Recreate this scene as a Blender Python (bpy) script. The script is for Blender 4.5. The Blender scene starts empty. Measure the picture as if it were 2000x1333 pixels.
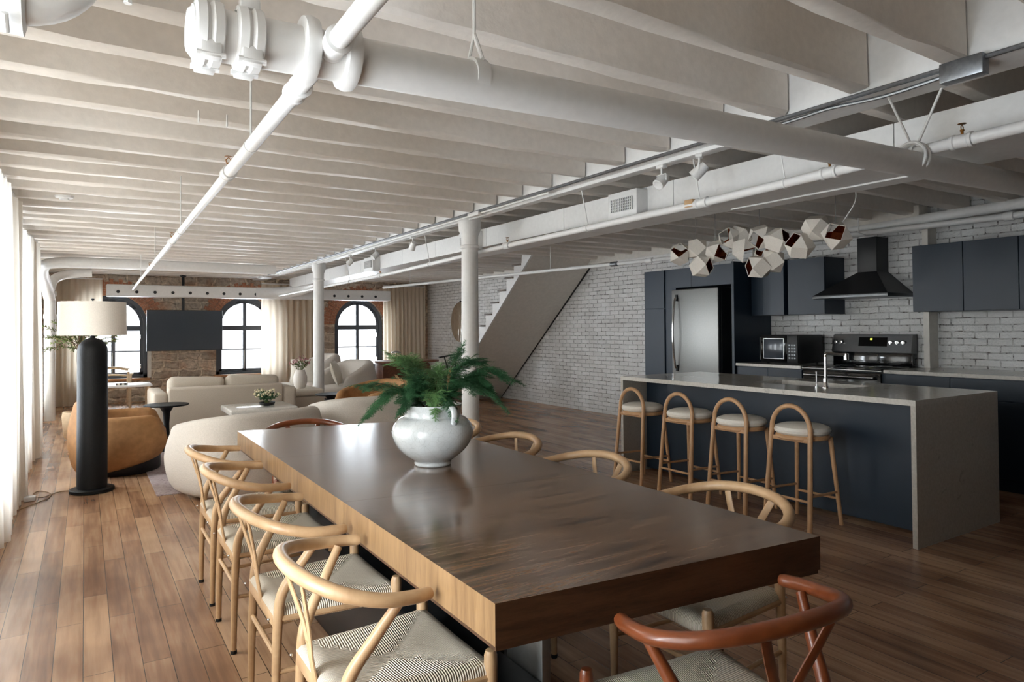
import bpy, bmesh, math, random
from mathutils import Vector, Matrix, Euler
import numpy as np
random.seed(7)
PI = math.pi
scene = bpy.context.scene
COL = scene.collection

# ------------------------------------------------------------------ camera
def _rot(a, b, c):
    ca, sa = math.cos(a), math.sin(a); Ry = np.array([[ca, 0, sa], [0, 1, 0], [-sa, 0, ca]])
    cb, sb = math.cos(b), math.sin(b); Rx = np.array([[1, 0, 0], [0, cb, -sb], [0, sb, cb]])
    cc, sc = math.cos(c), math.sin(c); Rz = np.array([[cc, -sc, 0], [sc, cc, 0], [0, 0, 1]])
    return Rz @ Rx @ Ry
CR = _rot(-.5617, -.0172, -.0066)
cam_d = bpy.data.cameras.new('camera')
cam = bpy.data.objects.new('camera', cam_d); COL.objects.link(cam)
cam_d.sensor_width = 36; cam_d.lens = 1327 / 2000 * 36
cam_d.shift_y = -(666.5 - 619.2) / 2000
cam_d.clip_start = .05; cam_d.clip_end = 200
def _w(r): return Vector((r[0], r[2], -r[1]))
_x, _y, _z = _w(CR[0]), _w(-CR[1]), _w(-CR[2])
cam.matrix_world = Matrix(((_x[0], _y[0], _z[0], 0), (_x[1], _y[1], _z[1], 0), (_x[2], _y[2], _z[2], 1.37), (0, 0, 0, 1)))
scene.camera = cam

# ------------------------------------------------------------------ light, exposure
scene.view_settings.view_transform = 'Standard'
scene.view_settings.look = 'None'
scene.view_settings.gamma = 1
scene.view_settings.use_curve_mapping = False
scene.view_settings.exposure = 1.52
scene.cycles.use_denoising = True
scene.cycles.max_bounces = 10
scene.cycles.diffuse_bounces = 6
scene.cycles.transparent_max_bounces = 12
scene.cycles.sample_clamp_indirect = 6
scene.cycles.caustics_reflective = False
scene.cycles.caustics_refractive = False
world = bpy.data.worlds.new('overcast_sky'); scene.world = world; world.use_nodes = True
bg = world.node_tree.nodes['Background']; bg.inputs[0].default_value = (.88, .94, 1, 1); bg.inputs[1].default_value = 1.6

SKYCOL = (.85, .93, 1.0)
def window_light(name, loc, rot, sx, sy, power, spread=PI):
    l = bpy.data.lights.new(name, 'AREA'); l.shape = 'RECTANGLE'; l.size = sx; l.size_y = sy
    l.energy = power; l.color = SKYCOL; l.spread = spread
    o = bpy.data.objects.new(name, l); COL.objects.link(o); o.location = loc; o.rotation_euler = rot
    return o
LEFT_WIN = [(1.2, 1.5), (3.4, 1.5), (5.6, 1.5), (7.8, 1.5), (10.0, 1.5), (12.2, 1.5)]   # centre y, width
for i, (cy, w) in enumerate(LEFT_WIN):
    window_light('daylight_left', (-1.35, cy, 1.3), (0, -PI / 2, 0), 1.9, w, 95)
FAR_WIN = [.47, 2.87, 5.34]
for cx in FAR_WIN:
    window_light('daylight_far', (cx, 15.9, 1.3), (-PI / 2, 0, 0), 1.3, 1.8, 70)

# ------------------------------------------------------------------ materials
def lin(h):
    h = h.lstrip('#'); v = [int(h[i:i + 2], 16) / 255 for i in (0, 2, 4)]
    return tuple((c / 12.92 if c <= .04045 else ((c + .055) / 1.055) ** 2.4) for c in v) + (1,)
class NT:
    def __init__(s, name):
        s.m = bpy.data.materials.new(name); s.m.use_nodes = True; s.t = s.m.node_tree
        s.b = s.t.nodes['Principled BSDF']; s.o = s.t.nodes['Material Output']
    def n(s, ty, **k):
        nd = s.t.nodes.new(ty)
        for a, v in k.items():
            if a in nd.inputs: nd.inputs[a].default_value = v
            else: setattr(nd, a, v)
        return nd
    def l(s, a, b): s.t.links.new(a, b)
    def coord(s, scale=(1, 1, 1), rot=(0, 0, 0), loc=(0, 0, 0)):
        tc = s.n('ShaderNodeTexCoord'); mp = s.n('ShaderNodeMapping')
        mp.inputs['Scale'].default_value = scale; mp.inputs['Rotation'].default_value = rot; mp.inputs['Location'].default_value = loc
        s.l(tc.outputs['Object'], mp.inputs[0]); return mp.outputs[0]
    def noise(s, vec, scale, detail=4, rough=.5, dist=0):
        nd = s.n('ShaderNodeTexNoise'); nd.inputs['Scale'].default_value = scale; nd.inputs['Detail'].default_value = detail
        nd.inputs['Roughness'].default_value = rough; nd.inputs['Distortion'].default_value = dist
        s.l(vec, nd.inputs['Vector']); return nd.outputs['Fac']
    def ramp(s, fac, stops):
        r = s.n('ShaderNodeValToRGB'); el = r.color_ramp.elements
        while len(el) < len(stops): el.new(.5)
        for e, (p, c) in zip(el, stops): e.position = p; e.color = c if len(c) == 4 else (*c, 1)
        s.l(fac, r.inputs[0]); return r.outputs[0]
    def bump(s, h, strength=.3, dist=.01):
        b = s.n('ShaderNodeBump'); b.inputs['Strength'].default_value = strength; b.inputs['Distance'].default_value = dist
        s.l(h, b.inputs['Height']); s.l(b.outputs[0], s.b.inputs['Normal'])
    def set(s, col=None, rough=None, metal=None, spec=None, coat=None):
        if col is not None: s.b.inputs['Base Color'].default_value = col
        if rough is not None: s.b.inputs['Roughness'].default_value = rough
        if metal is not None: s.b.inputs['Metallic'].default_value = metal
        if spec is not None: s.b.inputs['Specular IOR Level'].default_value = spec
        if coat is not None: s.b.inputs['Coat Weight'].default_value = coat
        return s
def mix_col(k, a, b, fac, mode='MIX'):
    m = k.n('ShaderNodeMix'); m.data_type = 'RGBA'; m.blend_type = mode
    for sock, v in ((m.inputs[0], fac), (m.inputs[6], a), (m.inputs[7], b)):
        if hasattr(v, 'links') or hasattr(v, 'is_linked'): k.l(v, sock)
        else: sock.default_value = v
    return m.outputs[2]

def plain(name, hexc, rough=.5, metal=0, bump=0, bscale=60, spec=.5, coat=0, vary=.06):
    k = NT(name); k.set(rough=rough, metal=metal, spec=spec, coat=coat)
    c = lin(hexc); v = k.coord(); nz = k.noise(v, bscale)
    lo = tuple(x * (1 - vary) for x in c[:3]) + (1,); hi = tuple(min(1, x * (1 + vary)) for x in c[:3]) + (1,)
    k.l(k.ramp(nz, [(.3, lo), (.7, hi)]), k.b.inputs['Base Color'])
    if bump: k.bump(nz, bump, .004)
    return k.m
def wood(name, c1, c2, scale=(1, 12, 12), rough=.4, bump=.05, spec=.5, dist=.6, nscale=3.0, coat=0):
    k = NT(name); k.set(rough=rough, spec=spec, coat=coat)
    v = k.coord(scale)
    nz = k.noise(v, nscale, 6, .6, dist); fine = k.noise(v, nscale * 6, 3, .6)
    mx = k.n('ShaderNodeMath', operation='MULTIPLY_ADD'); k.l(fine, mx.inputs[0]); mx.inputs[1].default_value = .3; k.l(nz, mx.inputs[2])
    k.l(k.ramp(mx.outputs[0], [(.45, lin(c1)), (.85, lin(c2))]), k.b.inputs['Base Color'])
    k.bump(fine, bump, .002)
    return k.m
M = {}
M['paint'] = plain('white_paint', 'e5dfd8', .55, bump=.5, bscale=25, vary=.04)
M['paint_cool'] = plain('white_paint_smooth', 'e2e2e1', .45, bump=.12, bscale=30, vary=.03)
M['wallwhite'] = plain('plain_wall_paint', 'd8d4cd', .7, bump=.2, bscale=20)
M['wallback'] = plain('dim_back_wall_paint', '6e655c', .8, bump=.3, bscale=20)
M['ceiling'] = plain('board_paint', 'd6cdc3', .65, bump=.4, bscale=18)
M['black'] = plain('matte_black', '17181a', .45)
M['blackgloss'] = plain('gloss_black', '0b0c0e', .08, vary=0)
M['lampblack'] = plain('charred_black', '08090b', .6, spec=.3, bump=.4, bscale=40, vary=.3)
M['navy'] = plain('navy_lacquer', '172736', .42, vary=.05, bscale=5)
M['steel'] = plain('brushed_steel', '9a9a98', .3, 1.0, vary=.04)
M['fridgesteel'] = plain('fridge_steel', '8a8a88', .42, 1.0, vary=.04)
M['darksteel'] = plain('dark_steel', '6d6f71', .35, 1.0, vary=.04)
M['chrome'] = plain('chrome', 'd8d8d8', .08, 1.0, vary=0)
M['galv'] = plain('galvanised', '8d9196', .35, .9, vary=.15)
M['brass'] = plain('brass', '9c6b35', .3, 1.0)
M['copper'] = plain('copper_lining', 'b0603c', .3, 1.0, vary=.2)
M['rubber'] = plain('black_rubber', '121212', .7)
M['cord'] = plain('paper_white_shade', 'e9e2d8', .8, bump=.15, bscale=150)
M['boucle'] = plain('pale_boucle', 'cdc6bd', .95, bump=.6, bscale=120, vary=.08)
M['sofa'] = plain('oat_linen', 'c3b9ab', .95, bump=.5, bscale=140, vary=.08)
M['pillow'] = plain('white_linen', 'dcd6ca', .95, bump=.5, bscale=120, vary=.08)
M['tan'] = plain('tan_velvet', 'a1764c', .6, bump=.1, bscale=20, vary=.15, spec=.3)
M['leather'] = plain('cream_leather', 'eae6dc', .45, bump=.1, bscale=80, vary=.04)
M['oak'] = wood('light_oak', 'b08c66', 'cba981', (1, 1, 1), .38, .03, nscale=6)
M['stoolwood'] = wood('stool_beech', 'b58b62', 'cda47c', (1, 1, 1), .38, .03, nscale=6)
M['cherry'] = wood('cherry_stain', '6a341a', '8a4a28', (1, 1, 1), .3, .03, nscale=6, coat=.3)
M['walnut'] = wood('walnut', '5a3520', '7e4e31', (8, 1, 8), .45)
M['treadwood'] = wood('worn_tread_wood', '4b4038', '6f6256', (8, 1, 8), .5)
M['palewood'] = wood('pale_wood', 'c4ab8b', 'dac5a8', (1, 8, 8), .5)
M['sill'] = wood('sill_wood', 'a8764d', 'c79468', (1, 8, 8), .5)
M['frame'] = plain('charcoal_frame', '4f545c', .5)
M['ceramic'] = None
def ceramic():
    k = NT('crackled_white_glaze'); k.set(rough=.12, coat=.6)
    v = k.coord(); nz = k.noise(v, 9, 5); vo = k.n('ShaderNodeTexVoronoi', feature='DISTANCE_TO_EDGE'); vo.inputs['Scale'].default_value = 45; k.l(v, vo.inputs['Vector'])
    c = k.ramp(nz, [(.3, lin('b9bcbb')), (.6, lin('cdd0cf'))])
    crack = k.ramp(vo.outputs['Distance'], [(0, lin('a9a59c')), (.03, (1, 1, 1, 1))])
    k.l(mix_col(k, c, crack, .35, 'MULTIPLY'), k.b.inputs['Base Color']); k.bump(nz, .15, .01)
    return k.m
M['ceramic'] = ceramic()
def floor_mat():
    k = NT('maple_strip_floor')
    v = k.coord(rot=(0, 0, PI / 2), loc=(0, 0, 0))
    br = k.n('ShaderNodeTexBrick'); br.offset = .37; br.offset_frequency = 2; br.squash = 1
    br.inputs['Color1'].default_value = (0, 0, 0, 1); br.inputs['Color2'].default_value = (1, 1, 1, 1); br.inputs['Mortar'].default_value = (0, 0, 0, 1)
    br.inputs['Scale'].default_value = 1; br.inputs['Mortar Size'].default_value = .0016; br.inputs['Mortar Smooth'].default_value = .3
    br.inputs['Brick Width'].default_value = .95; br.inputs['Row Height'].default_value = .105; br.inputs['Bias'].default_value = 0
    k.l(v, br.inputs['Vector'])
    v2 = k.coord((14, .8, 1)); grain = k.noise(v2, 2.0, 5, .55, .25)
    v3 = k.coord((1.3, .8, 1)); blot = k.noise(v3, 1.6, 3, .5, 0)
    tone = k.n('ShaderNodeMath', operation='MULTIPLY_ADD'); k.l(br.outputs['Color'], tone.inputs[0]); tone.inputs[1].default_value = .42; k.l(grain, tone.inputs[2])
    base = k.ramp(tone.outputs[0], [(.3, lin('7f5f4b')), (.6, lin('a07b5f')), (.95, lin('c09c7b'))])
    base = mix_col(k, base, k.ramp(blot, [(.38, lin('b09a90')), (.55, (1, 1, 1, 1))]), .6, 'MULTIPLY')
    gap = k.n('ShaderNodeMath', operation='MULTIPLY'); k.l(br.outputs['Fac'], gap.inputs[0]); gap.inputs[1].default_value = .85
    k.l(mix_col(k, base, lin('1c100a'), gap.outputs[0]), k.b.inputs['Base Color'])
    k.set(rough=.27)
    inv = k.n('ShaderNodeMath', operation='MULTIPLY_ADD'); k.l(br.outputs['Fac'], inv.inputs[0]); inv.inputs[1].default_value = -1; k.l(grain, inv.inputs[2])
    k.bump(inv.outputs[0], .12, .004); return k.m
M['floor'] = floor_mat()
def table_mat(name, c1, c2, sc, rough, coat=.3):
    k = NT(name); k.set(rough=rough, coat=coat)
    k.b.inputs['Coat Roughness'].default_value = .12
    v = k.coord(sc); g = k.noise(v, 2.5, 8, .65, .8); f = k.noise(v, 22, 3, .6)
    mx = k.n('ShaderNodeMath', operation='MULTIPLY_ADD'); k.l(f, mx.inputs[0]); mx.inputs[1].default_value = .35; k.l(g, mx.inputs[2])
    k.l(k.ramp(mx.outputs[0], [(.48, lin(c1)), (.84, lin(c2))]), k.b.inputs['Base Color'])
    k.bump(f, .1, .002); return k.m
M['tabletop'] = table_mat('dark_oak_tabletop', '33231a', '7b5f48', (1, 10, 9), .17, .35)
M['tableside'] = table_mat('window_lit_oak_edge', '7b5d3f', 'a07f58', (9, 9, .8), .4, 0)  # same oak as the top; window light on long sides put into colour
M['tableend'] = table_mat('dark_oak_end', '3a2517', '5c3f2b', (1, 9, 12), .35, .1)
def brick_mat(name, c1, c2, cm, axis, bw=.21, rh=.066, mort=.006, bstr=1.0, spots=True):
    k = NT(name); k.set(rough=.6)
    tc = k.n('ShaderNodeTexCoord'); sp = k.n('ShaderNodeSeparateXYZ'); cb = k.n('ShaderNodeCombineXYZ')
    k.l(tc.outputs['Object'], sp.inputs[0]); k.l(sp.outputs[axis], cb.inputs[0]); k.l(sp.outputs['Z'], cb.inputs[1])
    wob = k.n('ShaderNodeTexNoise'); wob.inputs['Scale'].default_value = 5; k.l(cb.outputs[0], wob.inputs['Vector'])
    vm = k.n('ShaderNodeVectorMath', operation='MULTIPLY_ADD'); k.l(wob.outputs['Color'], vm.inputs[0]); vm.inputs[1].default_value = (.02, .02, 0); k.l(cb.outputs[0], vm.inputs[2])
    br = k.n('ShaderNodeTexBrick'); br.inputs['Scale'].default_value = 1; br.inputs['Mortar Size'].default_value = mort; br.inputs['Mortar Smooth'].default_value = .35
    br.inputs['Brick Width'].default_value = bw; br.inputs['Row Height'].default_value = rh; br.inputs['Color1'].default_value = lin(c1); br.inputs['Color2'].default_value = lin(c2); br.inputs['Mortar'].default_value = lin(cm)
    k.l(vm.outputs[0], br.inputs['Vector'])
    nz = k.noise(cb.outputs[0], 38, 5, .65); big = k.noise(cb.outputs[0], 3, 3)
    col = br.outputs['Color']
    if spots:
        gate = k.n('ShaderNodeMath', operation='MULTIPLY'); k.l(br.outputs['Fac'], gate.inputs[0]); k.l(k.ramp(k.noise(cb.outputs[0], 17, 4, .7), [(.50, (0, 0, 0, 1)), (.60, (1, 1, 1, 1))]), gate.inputs[1])
        col = mix_col(k, col, lin('6b6661'), gate.outputs[0])
    col = mix_col(k, col, k.ramp(big, [(.3, lin('d9d5d0')), (.7, (1, 1, 1, 1))]), .5, 'MULTIPLY')
    k.l(col, k.b.inputs['Base Color'])
    h = k.n('ShaderNodeMath', operation='MULTIPLY_ADD'); k.l(br.outputs['Fac'], h.inputs[0]); h.inputs[1].default_value = -1.2; k.l(nz, h.inputs[2])
    k.bump(h.outputs[0], bstr, .012); return k.m
M['brickwhite'] = brick_mat('white_painted_brick', 'dcdcdb', 'e8e8e8', 'cfcfce', 'Y')
def stone_mat():
    k = NT('fieldstone_masonry'); k.set(rough=.85)
    tc = k.n('ShaderNodeTexCoord'); sp = k.n('ShaderNodeSeparateXYZ'); cb = k.n('ShaderNodeCombineXYZ')
    k.l(tc.outputs['Object'], sp.inputs[0]); k.l(sp.outputs['X'], cb.inputs[0]); k.l(sp.outputs['Z'], cb.inputs[1])
    wob = k.n('ShaderNodeTexNoise'); wob.inputs['Scale'].default_value = 5; wob.inputs['Detail'].default_value = 4; k.l(cb.outputs[0], wob.inputs['Vector'])
    vm = k.n('ShaderNodeVectorMath', operation='MULTIPLY_ADD'); k.l(wob.outputs['Color'], vm.inputs[0]); vm.inputs[1].default_value = (.22, .17, 0); k.l(cb.outputs[0], vm.inputs[2])
    br = k.n('ShaderNodeTexBrick'); br.inputs['Scale'].default_value = 1; br.inputs['Mortar Size'].default_value = .034; br.inputs['Mortar Smooth'].default_value = .7; br.squash = .75; br.squash_frequency = 2
    br.inputs['Brick Width'].default_value = .42; br.inputs['Row Height'].default_value = .17
    br.inputs['Color1'].default_value = lin('b0a191'); br.inputs['Color2'].default_value = lin('e6d4bf'); br.inputs['Mortar'].default_value = lin('e8d8c2')
    k.l(vm.outputs[0], br.inputs['Vector'])
    nz = k.noise(cb.outputs[0], 14, 6, .7); big = k.noise(cb.outputs[0], 2.5, 3)
    c = mix_col(k, br.outputs['Color'], k.ramp(nz, [(.3, lin('77706a')), (.6, (1, 1, 1, 1))]), .6, 'MULTIPLY')
    c = mix_col(k, c, k.ramp(big, [(.5, (1, 1, 1, 1)), (.7, lin('dca987'))]), .7, 'MULTIPLY')
    k.l(c, k.b.inputs['Base Color'])
    h = k.n('ShaderNodeMath', operation='MULTIPLY_ADD'); k.l(br.outputs['Fac'], h.inputs[0]); h.inputs[1].default_value = -1; k.l(nz, h.inputs[2])
    k.bump(h.outputs[0], .9, .03); return k.m
M['stone'] = stone_mat()
def archbrick():
    k = NT('red_arch_brick'); k.set(rough=.85)
    v = k.coord(); nz = k.noise(v, 30, 5, .7)
    k.l(k.ramp(nz, [(.3, lin('8f5a42')), (.55, lin('b27a5c')), (.75, lin('d2bba4'))]), k.b.inputs['Base Color']); k.bump(nz, .8, .01); return k.m
M['archbrick'] = archbrick()
def curtain_mat(name, hexc, sheer=.25, trans=.5):
    k = NT(name); t = k.t
    c = lin(hexc)
    d = k.n('ShaderNodeBsdfDiffuse'); d.inputs[0].default_value = c
    tr = k.n('ShaderNodeBsdfTranslucent'); tr.inputs[0].default_value = c
    tp = k.n('ShaderNodeBsdfTransparent')
    v = k.coord((1, 1, 1)); weave = k.noise(v, 220, 2); b = k.n('ShaderNodeBump'); b.inputs['Strength'].default_value = .2; b.inputs['Distance'].default_value = .002
    k.l(weave, b.inputs['Height']); k.l(b.outputs[0], d.inputs['Normal'])
    m1 = k.n('ShaderNodeMixShader'); m1.inputs[0].default_value = trans; k.l(d.outputs[0], m1.inputs[1]); k.l(tr.outputs[0], m1.inputs[2])
    m2 = k.n('ShaderNodeMixShader'); m2.inputs[0].default_value = sheer; k.l(m1.outputs[0], m2.inputs[1]); k.l(tp.outputs[0], m2.inputs[2])
    k.l(m2.outputs[0], k.o.inputs[0]); t.nodes.remove(k.b); return k.m
M['curtain'] = curtain_mat('sheer_linen_curtain', 'eee8df', .03, .48)
M['curtainback'] = curtain_mat('linen_curtain_far', 'e6dac8', .06, .48)
def glass_mat():
    k = NT('window_glass')
    tp = k.n('ShaderNodeBsdfTransparent'); gl = k.n('ShaderNodeBsdfGlossy'); gl.inputs['Roughness'].default_value = .02
    fr = k.n('ShaderNodeFresnel'); fr.inputs[0].default_value = 1.45
    mx = k.n('ShaderNodeMixShader'); k.l(fr.outputs[0], mx.inputs[0]); k.l(tp.outputs[0], mx.inputs[1]); k.l(gl.outputs[0], mx.inputs[2]); k.l(mx.outputs[0], k.o.inputs[0]); return k.m
M['glass'] = glass_mat()
def cordseat(name, axis):
    k = NT(name); k.set(rough=.85)
    v = k.coord(); w = k.n('ShaderNodeTexWave', wave_type='BANDS', bands_direction=axis, wave_profile='SIN')
    w.inputs['Scale'].default_value = 56 if axis == 'Y' else 44; w.inputs['Distortion'].default_value = .8; w.inputs['Detail'].default_value = 2; w.inputs['Detail Scale'].default_value = 1.5
    k.l(v, w.inputs['Vector'])
    k.l(k.ramp(w.outputs['Fac'], [(.0, lin('9c8d78')), (.3, lin('ddd0bb')), (1, lin('efe6d6'))]), k.b.inputs['Base Color'])
    k.bump(w.outputs['Fac'], .8, .004); return k.m
M['cordx'] = cordseat('paper_cord_lengthwise', 'Y'); M['cordy'] = cordseat('paper_cord_crosswise', 'X')
def stone_top(name, c1, c2, vein, rough):
    k = NT(name); k.set(rough=rough)
    v = k.coord(); a = k.noise(v, 4, 8, .7, 1.5); b = k.noise(v, 60, 3)
    c = k.ramp(b, [(.3, lin(c1)), (.7, lin(c2))])
    c = mix_col(k, c, k.ramp(a, [(.60, (1, 1, 1, 1)), (.66, lin(vein)), (.69, (1, 1, 1, 1))]), .45, 'MULTIPLY')
    k.l(c, k.b.inputs['Base Color']); return k.m
M['quartz'] = stone_top('grey_quartz', 'c4c0b8', 'd2cec7', '9a9691', .14)
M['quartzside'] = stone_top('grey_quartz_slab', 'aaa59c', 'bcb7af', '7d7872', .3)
M['green'] = plain('cedar_green', '35623c', .6, vary=.5, bscale=8)
M['greenlight'] = plain('cedar_green_light', '6a8f58', .6, vary=.4, bscale=8)
M['drybrown'] = plain('dry_cone_brown', '8c6a45', .8, vary=.3)
M['twig'] = plain('brown_twig', '5a4030', .8)
M['petal'] = plain('pink_petal', 'b98d8d', .8, vary=.3, bscale=30)
M['petalcream'] = plain('cream_petal', 'd9cfae', .8, vary=.2)
M['leafolive'] = plain('olive_leaf', '5d6b33', .6, vary=.4, bscale=12)
def rug():
    k = NT('faded_rug'); k.set(rough=.95); v = k.coord(); a = k.noise(v, 9, 6, .7, 2); b = k.noise(v, 60, 2)
    k.l(k.ramp(a, [(.35, lin('7b6a6d')), (.5, lin('a89a97')), (.62, lin('8a7578'))]), k.b.inputs['Base Color']); k.bump(b, .5, .004); return k.m
M['rug'] = rug()
M['screen'] = plain('tv_screen', '424951', .16, vary=0)
def glow():
    k = NT('green_clock_digits'); k.set(lin('1a1a10')); k.b.inputs['Emission Color'].default_value = lin('c9d84a'); k.b.inputs['Emission Strength'].default_value = 1.0; return k.m
M['digits'] = glow()

# ------------------------------------------------------------------ mesh helpers
class B:
    """collects shapes into one bmesh"""
    def __init__(s): s.bm = bmesh.new()
    def box(s, x0, y0, z0, x1, y1, z1, bev=0, seg=2, mi=0, mat=None):
        t = bmesh.new(); bmesh.ops.create_cube(t, size=1)
        for v in t.verts: v.co = Vector((x0 + (v.co.x + .5) * (x1 - x0), y0 + (v.co.y + .5) * (y1 - y0), z0 + (v.co.z + .5) * (z1 - z0)))
        if bev: bmesh.ops.bevel(t, geom=t.edges[:], offset=bev, segments=seg, profile=.5, affect='EDGES')
        if mat is not None: t.transform(mat)
        for f in t.faces: f.material_index = mi
        s.join(t); return s
    def join(s, t):
        me = bpy.data.meshes.new('tmp'); t.to_mesh(me); t.free(); s.bm.from_mesh(me); bpy.data.meshes.remove(me)
    def tube(s, pts, r, seg=10, caps=True, closed=False, flat=None, mi=0):
        P = [Vector(p) for p in pts]; n = len(P)
        R = r if isinstance(r, (list, tuple)) else [r] * n
        T = []
        for i in range(n):
            a = P[(i - 1) % n] if (closed or i > 0) else P[i]; b = P[(i + 1) % n] if (closed or i < n - 1) else P[i]
            T.append((b - a).normalized())
        up = Vector((0, 0, 1)) if abs(T[0].z) < .9 else Vector((1, 0, 0))
        N = (up - T[0] * up.dot(T[0])).normalized(); rings = []
        for i in range(n):
            N = (N - T[i] * N.dot(T[i])).normalized(); Bn = T[i].cross(N)
            fl = flat or (1, 1)
            rings.append([s.bm.verts.new(P[i] + (N * math.cos(2 * PI * k / seg) * fl[0] + Bn * math.sin(2 * PI * k / seg) * fl[1]) * R[i]) for k in range(seg)])
        for i in range(n if closed else n - 1):
            a, b = rings[i], rings[(i + 1) % n]
            for k in range(seg):
                f = s.bm.faces.new((a[k], a[(k + 1) % seg], b[(k + 1) % seg], b[k])); f.material_index = mi
        if caps and not closed:
            for rg, rev in ((rings[0], True), (rings[-1], False)):
                f = s.bm.faces.new(rg[::-1] if rev else rg); f.material_index = mi
        return s
    def lathe(s, prof, c=(0, 0, 0), seg=32, axis='Z', mi=0):
        """prof: list of (r, h) bottom to top"""
        rings = []
        for r, h in prof:
            ring = []
            for k in range(seg):
                a = 2 * PI * k / seg; x, y = r * math.cos(a), r * math.sin(a)
                p = {'Z': (x, y, h), 'X': (h, x, y), 'Y': (y, h, x)}[axis]
                ring.append(s.bm.verts.new(Vector(p) + Vector(c)))
            rings.append(ring)
        for a, b in zip(rings, rings[1:]):
            for k in range(seg):
                f = s.bm.faces.new((a[k], a[(k + 1) % seg], b[(k + 1) % seg], b[k])); f.material_index = mi
        if prof[0][0] > 1e-5: s.bm.faces.new(rings[0][::-1]).material_index = mi
        if prof[-1][0] > 1e-5: s.bm.faces.new(rings[-1]).material_index = mi
        return s
    def prism(s, poly, axis, lo, hi, mi=0):
        """poly: 2D points; axis: extrusion axis; the other two axes in XYZ order"""
        def P(u, v, w): return {'X': (w, u, v), 'Y': (u, w, v), 'Z': (u, v, w)}[axis]
        a = [s.bm.verts.new(P(u, v, lo)) for u, v in poly]; b = [s.bm.verts.new(P(u, v, hi)) for u, v in poly]
        n = len(poly)
        s.bm.faces.new(a[::-1]).material_index = mi; s.bm.faces.new(b).material_index = mi
        for i in range(n): s.bm.faces.new((a[i], a[(i + 1) % n], b[(i + 1) % n], b[i])).material_index = mi
        return s
    def quad(s, pts, mi=0):
        f = s.bm.faces.new([s.bm.verts.new(p) for p in pts]); f.material_index = mi; return s
    def ball(s, c, r, sx=1, sy=1, sz=1, seg=16, rings=10, mi=0):
        t = bmesh.new(); bmesh.ops.create_uvsphere(t, u_segments=seg, v_segments=rings, radius=r)
        for v in t.verts: v.co = Vector((v.co.x * sx, v.co.y * sy, v.co.z * sz)) + Vector(c)
        for f in t.faces: f.material_index = mi
        s.join(t); return s
    def build(s, name, mat, parent=None, smooth=35, weld=True, label=None):
        if weld: bmesh.ops.remove_doubles(s.bm, verts=s.bm.verts[:], dist=1e-5)
        bmesh.ops.recalc_face_normals(s.bm, faces=s.bm.faces[:])
        me = bpy.data.meshes.new(name); s.bm.to_mesh(me); s.bm.free()
        for m in (mat if isinstance(mat, (list, tuple)) else [mat]): me.materials.append(m)
        if smooth:
            for p in me.polygons: p.use_smooth = True
            me.set_sharp_from_angle(angle=math.radians(smooth))
        o = bpy.data.objects.new(name, me); COL.objects.link(o)
        if parent is not None: o.parent = parent
        if label: o['label'] = label
        return o
def tag(o, label, cat, group=None, kind=None):
    o['label'] = label; o['category'] = cat
    if group: o['group'] = group
    if kind: o['kind'] = kind
    return o
def thing(name, label, cat, loc=(0, 0, 0), rz=0, group=None):
    o = bpy.data.objects.new(name, None); o.empty_display_size = .1; COL.objects.link(o)
    o.location = loc; o.rotation_euler = (0, 0, rz); return tag(o, label, cat, group)
def struct(o, label=None, group=None):
    o['kind'] = 'structure'
    if label: o['label'] = label
    if group: o['group'] = group
    return o
def dup(root, loc, rz=0, label=None):
    def cp(o, par):
        c = o.copy(); COL.objects.link(c)
        if par is not None: c.parent = par
        for ch in o.children: cp(ch, c)
        return c
    r = cp(root, None); r.location = loc; r.rotation_euler = (0, 0, rz)
    if label: r['label'] = label
    return r
def spline(pts, n=8, closed=False):
    P = [Vector(p) for p in pts]; out = []; m = len(P)
    for i in range(m if closed else m - 1):
        p0 = P[(i - 1) % m] if (closed or i > 0) else P[0] * 2 - P[1]
        p1 = P[i]; p2 = P[(i + 1) % m]; p3 = P[(i + 2) % m] if (closed or i < m - 2) else P[-1] * 2 - P[-2]
        for k in range(n):
            t = k / n
            out.append(.5 * ((2 * p1) + (p2 - p0) * t + (2 * p0 - 5 * p1 + 4 * p2 - p3) * t * t + (3 * p1 - p0 - 3 * p2 + p3) * t ** 3))
    if not closed: out.append(P[-1])
    return out
def lerp(a, b, t): return a + (b - a) * t

# ------------------------------------------------------------------ room shell
XL, XR, YB, YF, ZC = -.85, 7.05, -4.3, 15.05, 2.70
struct(B().box(XL - .3, YB - .3, -.2, 7.6, 15.6, 0).build('floor', M['floor'], smooth=0), 'wooden strip floor running the length of the loft')
struct(B().box(XL - .3, YB - .3, ZC, 7.6, 15.6, ZC + .1).build('ceiling', M['ceiling'], smooth=0))
# left wall with openings
b = B(); edges = [YB - .3]
for cy, w in LEFT_WIN: edges += [cy - w / 2, cy + w / 2]
edges.append(15.5)
for i in range(0, len(edges), 2): b.box(XL - .3, edges[i], 0, XL, edges[i + 1], ZC)
for cy, w in LEFT_WIN:
    b.box(XL - .3, cy - w / 2, 0, XL, cy + w / 2, .35); b.box(XL - .3, cy - w / 2, 2.25, XL, cy + w / 2, ZC)
struct(b.build('wall_left', M['wallwhite'], smooth=0))
struct(B().box(XL - .3, YB - .3, 0, 7.6, YB, ZC).build('wall_back', M['wallback'], smooth=0))
# right wall, with the thicker part behind the stove
struct(B().box(XR, 3.52, 0, 7.55, 15.5, ZC).box(7.2, YB, 0, 7.55, 3.52, ZC).build('wall_right', M['brickwhite'], smooth=0), 'white painted brick wall behind the kitchen and staircase')
struct(B().box(6.93, 3.50, 2.40, 7.1, 12.5, 2.56, .004).build('trim_1', M['wallwhite'], smooth=30))
struct(B().box(7.03, 3.47, 0, 7.2, 3.525, 2.40).build('trim_2', M['wallwhite'], smooth=0))
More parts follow.
